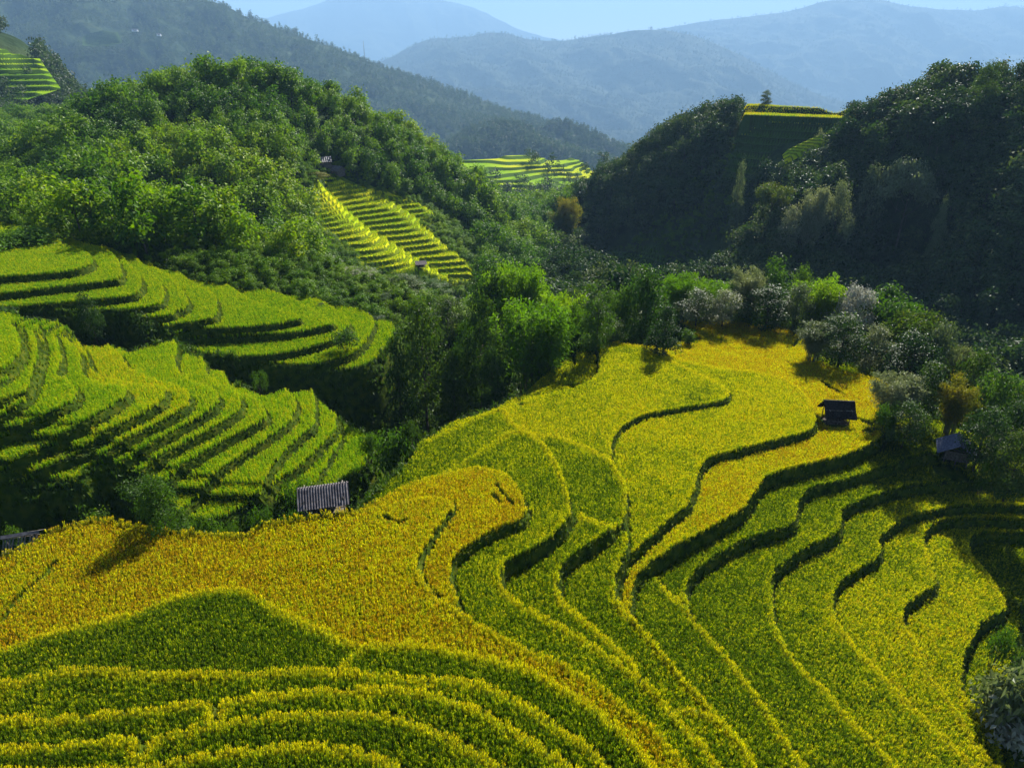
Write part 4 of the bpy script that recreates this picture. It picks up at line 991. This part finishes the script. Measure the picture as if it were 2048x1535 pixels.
# trees that stand out on the right hill
OUT = [('lone_tree','column','dark',1535,178,24,318,'tall lone tree on the skyline of the golden shelf'),('broad_tree','flat','pale',1838,308,92,218,'pale spreading tree on the shaded right hill'),
 ('bamboo_clump','bamboo','pale',1640,362,70,214,'pale plumed bamboo on the lit spur of the right hill'),('broad_tree','round','pale',1690,355,56,215,'upper pale rounded tree on the lit spur of the right hill'),
 ('broad_tree','round','pale',1590,405,56,214,'lower pale rounded tree on the lit spur of the right hill'),('broad_tree','flat','gold',1555,355,60,224,'yellow green spreading tree on the lit spur below the golden shelf'),
 ('broad_tree','round','dark',1990,122,60,232,'large dark tree on the skyline at the upper right corner'),('broad_tree','cone','dark',1805,205,44,258,'dark pointed tree beside the house on the right hill'),
 ('broad_tree','round','pale',1750,330,60,226,'pale tree above the plumed bamboo on the right hill'),('broad_tree','cone','pale',1488,310,36,262,'greyish tree below the steps of the golden shelf'),
 ('broad_tree','column','pale',1640,250,22,268,'slim grey tree on the lit edge of the golden shelf'),('broad_tree','round','pale',1895,395,30,200,'small pale tree alone in the shade of the right hill'),
 ('bamboo_clump','bamboo','gold',1140,385,50,300,'yellow bamboo above the valley bottom'),('bamboo_clump','bamboo','gold',1125,415,50,296,'lower yellow bamboo above the valley bottom'),
 ('bamboo_clump','bamboo','pale',1500,465,50,224,'pale bamboo at the lower end of the lit spur'),('broad_tree','round','gold',635,375,40,222,'yellow green tree at the top left corner of the stepped slope'),
 ('broad_tree','round','dark',428,122,26,268,'dark tree on the top of the left hill'),('bamboo_clump','bamboo','bamboo',350,470,90,150,'yellow green bamboo leaning over the upper left terraces'),
 ('broad_tree','round','green',190,455,60,138,'round green tree behind the upper left terraces')]
for r in OUT: plant_px(*r, group='trees that stand out on the hills', hmin=3, hmax=16)

# low scrub on the open ground round the stepped slopes and on the hill feet
x, y = jitter_grid(-150, 120, 100, 300, 1.7); z = G(x, y)
m = view_mask(x, y, z, 60) & ~((x > X0) & (x < X1) & (y < Y1) & (ZONE[gidx(x, y)] > 0))
for q in PATCHES: m &= ~in_poly(x, y, q.P)
near = np.zeros(len(x), bool)
for q in PATCHES: near |= seg_dist(x, y, q.P) < 14
m &= near | (y < 165); m &= visible(x, y, z, 1.5)
x, y, z = x[m], y[m], z[m]; n = len(x); s_ = rng.uniform(.14, .42, n)*(.6+.8*vnoise(x, y, 7, 4))
scatter('undergrowth', np.c_[x, y, z-.3], CTL, np.c_[np.zeros(n), np.zeros(n), rng.uniform(0, 6.28, n)], np.c_[s_*1.2, s_*1.2, s_], 'low scrub on the open ground beside the stepped slopes', 'undergrowth', rnd=np.clip(rng.random(n)*.5+.5*vnoise(x, y, 9, 2), 0, 1))

# ------------------------------------------------------------------ huts and houses
M_plank = noise_mat('weathered_plank', [(.05,.04,.032),(.11,.09,.075),(.18,.16,.14)], 5, .85, .4, 20)
M_post = noise_mat('hut_post', [(.06,.05,.04),(.15,.13,.11),(.26,.23,.20)], 4, .85, .3, 16)
M_thatch = noise_mat('black_thatch', [(.008,.008,.008),(.02,.018,.016),(.04,.035,.03)], 7, .95, .8, 26)
M_tin = noise_mat('grey_sheet_roof', [(.05,.042,.045),(.11,.095,.10),(.20,.175,.175)], 2.5, .55, .2, 12, spec=.5)
M_blue = noise_mat('blue_grey_sheet_roof', [(.07,.075,.13),(.14,.145,.22),(.24,.24,.33)], 6, .6, .4, 22, spec=.5)
M_tile = noise_mat('dark_tile_roof', [(.05,.04,.04),(.10,.085,.085),(.17,.15,.15)], 5, .8, .4, 18)
M_wallw = noise_mat('pale_wall', [(.45,.46,.5),(.6,.6,.62),(.7,.7,.72)], 2, .8, .1)
M_wallb = noise_mat('brown_wall', [(.10,.06,.04),(.18,.11,.07),(.26,.17,.11)], 2, .85, .3)
def root_at(name, loc, rz, label, cat, group=None):
    r = bpy.data.objects.new(name, None); COL.objects.link(r); r.location = loc; r.rotation_euler = (0, 0, rz)
    r['label'] = label; r['category'] = cat
    if group: r['group'] = group
    return r
def sheet(p00, p10, p01, p11, n, amp, thick=.03, sag=0.0):
    """corrugated sheet: n waves across the 0->1 (u) direction"""
    p00, p10, p01, p11 = (np.array(p, float) for p in (p00, p10, p01, p11)); k = n*6+1; rows = 4
    nr = nrm(np.cross(p10-p00, p01-p00)[None])[0]; V = []
    if nr[2] < 0: nr = -nr
    for s in (0, 1):
        for j in range(rows):
            t = j/(rows-1)
            for i in range(k):
                u = i/(k-1); V.append((p00*(1-u)+p10*u)*(1-t)+(p01*(1-u)+p11*u)*t+nr*(amp*math.sin(u*n*2*math.pi)-s*thick-sag*math.sin(math.pi*t)))
    f = grid_faces(k, rows); o = k*rows; Fs = [f, f[:, ::-1]+o]; e = []
    for a in (list(range(k)), list(range(o-k, o))): e += [(a[i], a[i+1], a[i+1]+o, a[i]+o) for i in range(k-1)]
    for c in (0, k-1): e += [(c+j*k, c+(j+1)*k, c+(j+1)*k+o, c+j*k+o) for j in range(rows-1)]
    return np.array(V), np.vstack([*Fs, np.array(e)])
def add_sheet(name, parent, mat, *a, **k):
    V, Fq = sheet(*a, **k); return link(name, mesh_np(name, V, Fq, [mat], smooth=False), parent)
def board(name, parent, mat, c, size, rot=None):
    b = MB(); b.box(c, size, rot); return link(name, b.mesh(name, mat), parent)
def pole(name, parent, mat, a, b_, r=.05):
    b = MB(); b.tube(a, b_, r, r*.85, 7); return link(name, b.mesh(name, mat, True), parent)
def field_hut(u, v, z, L_, Wd, hpost, hroof, rz, label, roofm, waves, kind='tin'):
    p = on_z(u, v, z); r = root_at('field_hut', tuple(p), rz, label, 'hut', 'huts among the rice terraces')
    a, b = L_/2, Wd/2; ov = .38; top = hpost+hroof
    n = 3
    for i in range(n):
        for s in (-1, 1): pole('post', r, M_post, (-a+.1+i*(L_-.2)/(n-1), s*(b-.1), -.9), (-a+.1+i*(L_-.2)/(n-1), s*(b-.1), hpost), .055)
    for s in (-1, 1):
        pole('beam', r, M_post, (-a-ov*.7, s*(b-.1), hpost+.05), (a+ov*.7, s*(b-.1), hpost+.05), .05)
        pole('beam', r, M_post, (s*(a-.1), -b-.2, hpost+.12), (s*(a-.1), b+.2, hpost+.12), .05)
    pole('ridge_pole', r, M_post, (-a-ov*.8, 0, top-.1), (a+ov*.8, 0, top-.1), .05)
    return r, a, b, ov, top
# grey corrugated roof hut by the orange field
hz = float(G(*on_z(655, 1028, -1.2)[:2]))
h1, a, b, ov, top = field_hut(652, 1020, -1.3, 3.2, 2.3, 1.65, .75, rad(14), 'wooden field hut with a grey corrugated roof beside the orange field', M_tin, 22)
e = 1.65-.25
add_sheet('roof_sheet', h1, M_tin, (-a-ov, -.02, top), (a+ov, -.02, top), (-a-ov, -b-ov*1.3, e), (a+ov, -b-ov*1.3, e), 19, .06, sag=.02)
add_sheet('roof_sheet', h1, M_tin, (-a-ov, .02, top+.02), (a+ov, .02, top+.02), (-a-ov, b+ov*1.3, e), (a+ov, b+ov*1.3, e), 19, .06, sag=.02)
board('floor', h1, M_plank, (0, 0, .35), (3.1, 2.1, .07))
for i in range(9): board('plank', h1, M_plank, (-a+.25+i*.34, b-.08, .95), (.30, .035, 1.15))
for i in range(5): board('plank', h1, M_plank, (-a+.10, -b+.35+i*.4, .95), (.035, .34, 1.1))
board('rail', h1, M_post, (0, -b+.1, .85), (3.0, .06, .07))
# black thatched shelter on the golden terrace
h2, a, b, ov, top = field_hut(1668, 848, -5.9, 2.6, 1.8, 2.1, .75, rad(-4), 'open shelter with a black thatched roof standing in the golden rice', M_thatch, 0)
def thatch_slope(s):
    k, rows = 30, 9; V = []; g = np.random.default_rng(5+s)
    for lay in (0, 1):
        for j in range(rows):
            t = j/(rows-1)
            for i in range(k):
                uu = i/(k-1); y_ = s*(t*(b+.55)); z_ = top+.12-t*(.85+.55)-lay*(.16 if 0 < t else .1)
                V.append(((uu-.5)*(2*a+2*ov)+g.normal()*.015, y_+g.normal()*.015+(s*g.uniform(-.05, .08) if j == rows-1 else 0), z_+g.normal()*.025))
    f = grid_faces(k, rows); o = k*rows; ee = []
    for q in (list(range(k)), list(range(o-k, o))): ee += [(q[i], q[i+1], q[i+1]+o, q[i]+o) for i in range(k-1)]
    for c in (0, k-1): ee += [(c+j*k, c+(j+1)*k, c+(j+1)*k+o, c+j*k+o) for j in range(rows-1)]
    return mesh_np('thatch_slope', np.array(V), np.vstack([f, f+o, np.array(ee)]), [M_thatch], smooth=False)
for s in (-1, 1): link('thatch_slope', thatch_slope(s), h2)
pole('ridge_cap', h2, M_post, (-a-ov-.12, 0, top+.17), (a+ov-.02, 0, top+.12), .07)
for i in range(7): board('plank', h2, M_plank, (-a+.25+i*.4, 0, .42), (.34, 1.7, .05))
board('bench', h2, M_wallw, (.2, .5, .62), (1.9, .35, .05))
pole('rail', h2, M_post, (-a, -b+.1, .8), (a, -b+.1, .75), .04)
pole('brace', h2, M_post, (-a-.5, -b+.1, -.2), (-a+.1, -b+.1, 1.2), .04)
# blue grey roofed hut under the trees at right
h3, a, b, ov, top = field_hut(1905, 925, -7.9, 2.5, 2.3, 2.0, .95, rad(63), 'raised hut with a blue grey ridged roof under the dark trees', M_blue, 0)
e = 2.0-.35
add_sheet('roof_sheet', h3, M_blue, (-a-ov, -.02, top), (a+ov, -.02, top), (-a-ov, -b-.75, e), (a+ov, -b-.75, e), 8, .05, thick=.05)
add_sheet('roof_sheet', h3, M_blue, (-a-ov, .02, top), (a+ov, .02, top), (-a-ov, b+.75, e), (a+ov, b+.75, e), 8, .05, thick=.05)
pole('ridge_cap', h3, M_tin, (-a-ov, 0, top+.05), (a+ov, 0, top+.05), .09)
board('floor', h3, M_plank, (0, 0, .95), (2.5, 2.2, .07))
for s in (-1, 1):
    board('wall_panel', h3, M_plank, (s*(a-.06), 0, 1.45), (.05, 2.1, .95)); board('rail', h3, M_post, (s*(a+.0), 0, .98), (.08, 2.6, .09))
    board('rail', h3, M_post, (s*(a+.0), 0, 1.92), (.08, 2.3, .08)); board('wall_panel', h3, M_plank, (0, s*(b-.06), 1.45), (2.3, .05, .95))
for y_ in (-1.05, 0, 1.05): board('stud', h3, M_post, (-a-.03, y_, .95), (.08, .09, 2.1))
# small stilt hut on the stepped ribs
p = on_y(843, 547, 204); zz = float(G(p[0], p[1]))
h4 = root_at('field_hut', (p[0], p[1], zz), rad(12), 'small stilt hut with a flat grey roof on the stepped ribs', 'hut', 'huts among the rice terraces')
for sx in (-1, 1):
    for sy in (-1, 1): pole('post', h4, M_post, (sx*1.15, sy*.9, -.8), (sx*1.15, sy*.9, 1.7), .07)
add_sheet('roof_sheet', h4, M_tile, (-1.8, 1.5, 2.0), (1.8, 1.5, 2.0), (-1.7, -1.5, 1.55), (1.7, -1.5, 1.55), 12, .04)
board('floor', h4, M_plank, (0, 0, .7), (2.4, 1.9, .08)); board('wall', h4, M_wallb, (0, .85, 1.15), (2.3, .06, .8)); board('wall', h4, M_wallb, (.5, -.86, 1.0), (.9, .05, .5))
# fallen roof frame at the left edge
p = on_z(36, 1078, -1.6); g_ = float(G(p[0], p[1]))
h5 = root_at('fallen_roof', (p[0], p[1], max(g_, -2.6)+.55), rad(17), 'fallen slatted roof lying on the dark bank at the left edge', 'shed roof')
Rx = Matrix.Rotation(rad(38), 3, 'X')
for s in (-.55, .0, .55): pole('batten', h5, M_post, Rx @ Vector((-1.2, s, -.05)), Rx @ Vector((1.3, s, -.05)), .035)
for i in range(12):
    if i in (4, 8): continue
    board('slat', h5, M_post, Rx @ Vector((-1.1+i*.2, random.uniform(-.06, .06), .02)), (.11, 1.35+random.uniform(-.2, .1), .03), Rx @ Matrix.Rotation(random.gauss(0, .05), 3, 'Z'))
board('ridge_board', h5, M_tin, Rx @ Vector((0, .72, .10)), (2.6, .28, .04), Rx); pole('ridge_pole', h5, M_post, Rx @ Vector((-1.3, .8, .05)), Rx @ Vector((1.75, .82, .12)), .035)
for s in (-1, 1): pole('post', h5, M_post, (s*1.0, .5, -1.4), (s*1.0, .5, .45), .05)
def house(name, loc, rz, L_, Wd, hw, hr, label, wallm, roofm, windows=2, group='far houses'):
    r = root_at(name, loc, rz, label, 'house', group); a, b = L_/2, Wd/2
    bm = MB(); bm.box((0, 0, hw/2-.6), (L_, Wd, hw+1.2)); link('wall', bm.mesh('wall', wallm), r)
    g = MB()
    for s in (-1, 1):
        n = len(g.v); g.v += [(s*a, -b, hw), (s*a, b, hw), (s*a, 0, hw+hr), (s*(a-.15), -b, hw), (s*(a-.15), b, hw), (s*(a-.15), 0, hw+hr)]
        g.f += [(n, n+1, n+2), (n+3, n+5, n+4), (n, n+2, n+5, n+3), (n+1, n+4, n+5, n+2)]
    link('gable', g.mesh('gable', wallm), r)
    ov = L_*.07; dz = hr*(Wd*.1)/b
    for s in (-1, 1):
        add_sheet('roof_slope', r, roofm, (-a-ov, 0, hw+hr+.08), (a+ov, 0, hw+hr+.08), (-a-ov, s*(b+Wd*.1), hw-dz+.08), (a+ov, s*(b+Wd*.1), hw-dz+.08), 10, .05, thick=.1)
    for i in range(windows):
        x_ = -a+L_*(i+1)/(windows+1); board('window', r, M_thatch, (x_, -b-.01, hw*.55), (L_*.12, .08, hw*.35))
    board('door', r, M_wallb, (a*.05, -b-.02, hw*.36), (L_*.11, .1, hw*.72))
    return r
for (u, v, Y), L_, rz, lb in ((HOUSES[0], 6, 20, 'grey roofed house half hidden in the left hill wood, left of its pair'), (HOUSES[1], 5, -30, 'pale roofed house half hidden in the left hill wood, right of its pair')):
    p = on_y(u, v, Y); house('hill_house', (p[0], p[1], float(G(p[0], p[1]))), rad(rz), L_, 3.6, .9, 1.3, lb, M_tile, M_tin, 1)
p = on_y(*HOUSES[2]); house('hill_house', (p[0], p[1], float(G(p[0], p[1]))-.5), rad(8), 9, 5, 2.2, 2.0, 'dark roofed house at the end of the golden shelf', M_wallb, M_tile, 3)

# ------------------------------------------------------------------ far hills and mountains
def mtn_mat(name, cols, scale):
    return noise_mat(name, cols, scale, .95, .6, scale*6, 8)
M_far1 = mtn_mat('wooded_slope', [(.012,.026,.010),(.022,.042,.014),(.045,.065,.02)], .012)
M_far2 = mtn_mat('mountain_slope', [(.02,.035,.02),(.03,.045,.022),(.045,.058,.03)], .005)
def interp_line(pts, n):
    P = catmull(np.array(pts, float), 12); s = np.r_[0, np.cumsum(np.hypot(*(np.diff(P[:, :2], axis=0).T)))]; t = np.linspace(0, s[-1], n)
    return np.stack([np.interp(t, s, P[:, i]) for i in range(P.shape[1])], 1)
FAR = 2.9
class Hill: pass
def hill(name, rows, nu, nv, amp, nscale, mat, seed, back=.6, ridge_amp=.0):
    """rows: outlines (u, v, Y) from the foot to the ridge; the sheet runs on down the far side"""
    L_ = [interp_line(r, nu) for r in rows]; Wp = [on_y(l[:, 0], l[:, 1], l[:, 2]*FAR) for l in L_]
    top, foot = Wp[-1], Wp[0]
    bk = top+(top-foot)*np.array((0, back, 0)); bk[:, 1] = np.maximum(bk[:, 1], top[:, 1]+80); bk[:, 2] = np.minimum(foot[:, 2], top[:, 2]-60)
    K = np.stack(Wp+[bk], 0); m = K.shape[0]; tt = np.linspace(0, m-1, nv); i0 = np.minimum(tt.astype(int), m-2); f = (tt-i0)[:, None, None]
    A = K[i0]*(1-f)+K[i0+1]*f
    # soften the creases between the outlines, not the ridge
    ridge_row = (m-2)/(m-1)
    s = tt/(m-1)
    away = np.minimum(1, np.abs(s-ridge_row)/.10)[:, None]
    x, y = A[..., 0], A[..., 1]
    rg = 0; am = .5; sc_ = nscale
    for k_ in range(5):
        rg = rg+am*(1-np.abs(2*vnoise(x+.35*y, y*.6, sc_, seed+k_*13)-1)); am *= .5; sc_ *= .5
    n1 = rg/.97+.12
    n2 = fbm(x, y, nscale*.22, seed+5, 4)
    dz = (n1-.72)*amp*(.08+.90*away)+(n2-.5)*amp*.30*(.35+.65*away)
    y2 = y-(n1-.72)*amp*.9*away
    q = Hill(); q.V = np.stack([x, y2, A[..., 2]+dz], -1); q.nu, q.nv, q.s, q.rr = nu, nv, s, ridge_row
    V = q.V.reshape(-1, 3)
    link(name, mesh_np(name, V, grid_faces(nu, nv), [mat], smooth=True), kind='structure'); return q
H1 = hill('wooded_ridge', [[(-500,420,520),(0,330,560),(300,330,600),(700,370,640),(950,380,640),(1150,360,700),(1330,330,820)],
                           [(-500,180,800),(0,160,800),(400,180,820),(700,230,830),(950,290,800),(1150,310,800),(1330,322,850)],
                           [(-600,-190,1150),(-200,-130,1150),(0,-95,1150),(200,-55,1140),(420,3,1120),(500,38,1110),(600,74,1090),(700,108,1070),(800,150,1050),(900,182,1030),(1000,216,1000),(1100,252,960),(1180,288,930),(1330,318,880)]], 360, 190, 100, 420, M_far1, 3)
FAR = 1.0
H1b = hill('wooded_spur', [[(-500,420,330),(-100,330,350),(0,300,380),(100,280,420),(220,265,450)],
                           [(-500,100,480),(-200,120,480),(0,170,480),(100,205,490),(220,255,500)],
                           [(-600,-10,560),(-300,0,560),(0,62,570),(70,112,560),(110,152,550),(150,192,540),(220,245,520)]], 120, 80, 14, 90, M_far1, 8)
FAR = 2.5
H2 = hill('wooded_knoll', [[(840,350,700),(950,345,690),(1100,350,690),(1250,345,720)],[(840,330,740),(950,290,730),(1100,300,730),(1250,335,740)],[(840,325,770),(900,290,775),(940,262,780),(1000,248,785),(1050,258,780),(1085,285,770),(1130,300,770),(1180,318,780),(1250,342,760)]], 120, 70, 9, 70, M_far1, 12)
H2b = hill('wooded_knoll', [[(1060,340,820),(1180,345,820),(1320,340,830)],[(1060,300,850),(1180,310,850),(1320,335,860)],[(1060,268,900),(1120,243,910),(1180,262,900),(1230,290,890),(1290,318,880),(1340,335,870)]], 110, 70, 10, 80, M_far1, 15)
FAR = 3.8
H3 = hill('blue_ridge', [[(600,290,1500),(800,260,1500),(1000,280,1450),(1250,300,1400),(1500,330,1400),(1800,330,1500)],[(600,200,1900),(800,175,1950),(1000,190,1900),(1250,200,1850),(1500,240,1800),(1800,280,1800)],
                         [(560,190,2300),(700,150,2400),(785,114,2450),(820,96,2480),(860,80,2500),(930,73,2500),(985,66,2500),(1060,78,2480),(1130,82,2460),(1200,72,2420),(1290,60,2380),(1390,72,2330),(1500,120,2250),(1620,180,2150),(1800,240,2000)]], 360, 190, 280, 900, M_far2, 21)
H4 = hill('blue_mountain', [[(1000,280,2300),(1350,260,2300),(1700,270,2300),(2100,260,2300),(2500,250,2400)],[(1000,180,2900),(1350,150,2850),(1700,150,2800),(2100,150,2800),(2500,130,2900)],
                            [(950,130,3300),(1150,80,3500),(1270,66,3500),(1350,52,3500),(1440,40,3500),(1530,31,3480),(1600,18,3480),(1650,4,3460),(1700,-3,3450),(1760,1,3450),(1800,9,3450),(1870,17,3500),(1950,20,3550),(2020,12,3600),(2100,26,3600),(2300,60,3600),(2500,40,3600)]], 420, 220, 480, 1300, M_far2, 33)
H5 = hill('pale_mountain', [[(200,220,4200),(600,180,4200),(900,160,4200),(1250,150,4200)],[(200,120,4700),(600,80,4800),(900,90,4800),(1250,120,4700)],
                            [(100,120,5200),(300,80,5200),(480,52,5300),(560,30,5400),(610,17,5400),(650,2,5400),(700,-14,5400),(760,-20,5400),(850,-4,5400),(940,14,5300),(1000,40,5200),(1060,66,5100),(1250,110,5000)]], 260, 160, 660, 1900, M_far2, 44)
# ------------------------------------------------------------------ far terraced knoll and terraces on the slopes beyond
def knoll(rows, step, res_u, res_v, name, mat, ripe, seed=0, amp=0):
    L_ = [interp_line(r, res_u) for r in rows]; Wp = np.stack([on_y(l[:, 0], l[:, 1], l[:, 2]*FAR) for l in L_], 0); m = len(rows)
    tt = np.linspace(0, m-1, res_v); i0 = np.minimum(tt.astype(int), m-2); f = (tt-i0)[:, None, None]; A = Wp[i0]*(1-f)+Wp[i0+1]*f
    x, y = A[..., 0], A[..., 1]; z = A[..., 2]+(fbm(x, y, 40, seed, 2)-.5)*amp
    zq, fr = stepped(z, step, .3); edge_ = np.minimum(np.minimum(np.arange(res_u), np.arange(res_u)[::-1])[None]/6, np.minimum(np.arange(res_v), np.arange(res_v)[::-1]+3)[:, None]/4); w = np.clip(edge_, 0, 1)
    zq = z*(1-w)+zq*w-(1-w)*1.5
    fm = lambda a: a[:-1, :-1].ravel()
    return link(name, mesh_np(name, np.stack([x, y, zq], -1).reshape(-1, 3), grid_faces(res_u, res_v), [mat], fattr={'ripe': fm(ripe+(vnoise(x+zq*9, y*.2, 30, 5+seed)-.5)*.9), 'riser': fm((fr > .70).astype(float))}), kind='structure')
M_sheet_far = rice_sheet_mat('far_rice_terrace', ((.12,.25,.003), (.26,.36,.003), (.55,.42,.005)), (.05,.10,.008))
FAR = 1.0
knoll([[(905,390,560),(1000,398,540),(1080,400,540),(1160,392,560)],[(915,345,600),(1000,352,590),(1090,362,580),(1185,365,590)],[(915,318,650),(980,314,660),(1040,311,670),(1110,322,665),(1150,320,670),(1200,346,650)]], 2.0, 300, 220, 'far_terraces', M_sheet_far, .35, 2, 7)
knoll([[(-140,240,420),(-30,225,430),(60,190,450),(120,170,470)],[(-140,70,520),(-30,85,520),(30,105,520),(78,113,520)]], 3.0, 90, 90, 'far_terraces', M_sheet_far, .3, 4, 4)
FAR = 2.75
knoll([[(165,90,860),(200,92,860),(245,85,860)],[(165,72,930),(200,62,930),(235,64,930)]], 4, 60, 60, 'far_terraces', M_sheet_dark, .4, 6, 3)
FAR = 1.0
knoll([[(1572,320,262),(1618,298,262),(1660,280,263),(1705,264,266)],[(1566,302,267),(1610,280,267),(1652,262,268),(1695,247,272)]], .9, 90, 26, 'terrace_slope', M_sheet, .5, 11, .5)
# woods on the far ridges
def blob(seed, mat):
    g = random.Random(seed); lobes = [(g.uniform(-1, 1), g.uniform(-1, 1), 2.5+i*1.5, 1.9, 1.9, 1.6) for i in range(4)]
    V, Fq, ti = crown_lobes(lobes, 120, 1.1, .7, .1, .6, seed); return mesh_np('far_tree', V, Fq, [mat], fattr={'tint': ti})
M_fl = leaf_mat('far_leaf', [(.012,.028,.010),(.028,.055,.014),(.055,.085,.02),(.09,.12,.03)], .35, inst=True)
FT = src_coll('far_trees', [blob(600+i, M_fl) for i in range(5)])
M_fd = leaf_mat('distant_leaf', [(.010,.022,.010),(.020,.038,.014),(.034,.052,.018),(.05,.066,.022)], .2, spec=.02, inst=True)
FD = src_coll('distant_trees', [blob(620+i, M_fd) for i in range(5)])
def far_wood(q, n, label, smin, smax, coll=None, avoid=()):
    V = q.V; a = rng.uniform(0, q.nu-1.01, n); b = rng.uniform(0, (q.nv-1)*min(1, q.rr+.10)-.01, n); i = a.astype(int); j = b.astype(int); fa = (a-i)[:, None]; fb = (b-j)[:, None]
    P = (V[j, i]*(1-fa)+V[j, i+1]*fa)*(1-fb)+(V[j+1, i]*(1-fa)+V[j+1, i+1]*fa)*fb
    k = (vnoise(P[:, 0], P[:, 1], 50, 14) > .1) & view_mask(P[:, 0], P[:, 1], P[:, 2], 120); P = P[k]
    uu, vv, _ = to_px(P[:, 0], P[:, 1], P[:, 2])
    for (u0, u1, v0, v1) in avoid: k = ~((uu > u0) & (uu < u1) & (vv > v0) & (vv < v1)); P, uu, vv = P[k], uu[k], vv[k]
    m = len(P); s = rng.uniform(smin, smax, m)*(.7+.6*vnoise(P[:, 0], P[:, 1], 90, 3))
    scatter('far_wood', P-np.array((0, 0, .4)), coll or FT, np.c_[np.zeros(m), np.zeros(m), rng.uniform(0, 6.28, m)], np.c_[s, s, s*rng.uniform(.9, 1.5, m)], label, 'wood', rnd=np.clip(rng.random(m)*.5+.5*vnoise(P[:, 0], P[:, 1], 70, 9), 0, 1))
far_wood(H1, 24000, 'hazy dark wood on the long ridge behind the left hill', 1.2, 2.3, avoid=((165,245,60,95),))
far_wood(H1b, 2600, 'wood on the spur at the left edge', .7, 1.4, avoid=((-200,80,70,180),))
far_wood(H2, 2200, 'wood on the round knoll behind the far terraces', 1.0, 2.0)
far_wood(H2b, 2200, 'wood on the second knoll behind the far terraces', 1.0, 2.1)
far_wood(H3, 16000, 'blue hazy wood on the middle ridge', 1.5, 3.2, FD)
far_wood(H4, 14000, 'pale blue wood on the right mountain', 1.8, 3.8, FD)
# trees round the far terraces
n = 700; uu = rng.uniform(900, 1215, n); vv = rng.uniform(318, 420, n); keep = (vv > 392+8*np.sin(uu/20)) | (np.abs(uu-1210) < 12) | (rng.random(n) < .10)
P = on_y(uu[keep], vv[keep], np.interp(vv[keep], [318, 390, 420], [650, 555, 500])); m = len(P); s = rng.uniform(.6, 1.3, m)
scatter('far_wood', P-np.array((0, 0, 1.5)), FT, np.c_[np.zeros(m), np.zeros(m), rng.uniform(0, 6.28, m)], np.c_[s, s, s*1.2], 'trees and hedges round the far bright terraces', 'wood')
# white houses on the long ridge, masts on the skyline
for u, v, L_, lb in ((270, 62, 18, 'white house on the long wooded ridge, larger of the two'), (318, 71, 12, 'small white house on the long wooded ridge')):
    p = on_y(u, v, 880*2.8); house('white_house', tuple(p-np.array((0, 0, 1.0))), rad(10), L_, 8, 4.5, 2.5, lb, M_wallw, M_tin)
def mast(u, vb, vt, Y, lb):
    p = on_y(u, vb, Y); q = on_y(u, vt, Y); h = q[2]-p[2]+8
    r = root_at('radio_mast', tuple(p-np.array((0, 0, 8))), 0, lb, 'mast', 'masts on the skyline')
    w = 1.6
    for sx in (-1, 1):
        for sy in (-1, 1): pole('leg', r, M_tin, (sx*w, sy*w, 0), (sx*.3, sy*.3, h), .22)
    b = MB(); k = 10
    for i in range(k):
        z0, z1 = h*i/k, h*(i+1)/k; w0 = w+(.3-w)*i/k; w1 = w+(.3-w)*(i+1)/k
        for s in (-1, 1): b.tube((-w0, s*w0, z0), (w1, s*w1, z1), .12, k=4); b.tube((s*w0, w0, z0), (s*w1, -w1, z1), .12, k=4)
    link('lattice', b.mesh('lattice', M_tin), r)
mast(729, 112, 82, 1066*2.9, 'thin lattice mast on the long wooded ridge'); mast(875, 80, 36, 2495*3.8, 'thin lattice mast on the blue middle ridge')

# ------------------------------------------------------------------ haze
hb = MB(); hb.box((0, 11400, 650), (46000, 25000, 2400))
m, n = newmat('valley_haze'); pv = nd(n, 'ShaderNodeVolumePrincipled')
pv.inputs['Color'].default_value = (.36, .63, 1.0, 1); pv.inputs['Density'].default_value = 1.05e-4; pv.inputs['Anisotropy'].default_value = .05
o = nd(n, 'ShaderNodeOutputMaterial'); n.links.new(pv.outputs[0], o.inputs['Volume'])
link('haze', hb.mesh('haze', m), kind='stuff')
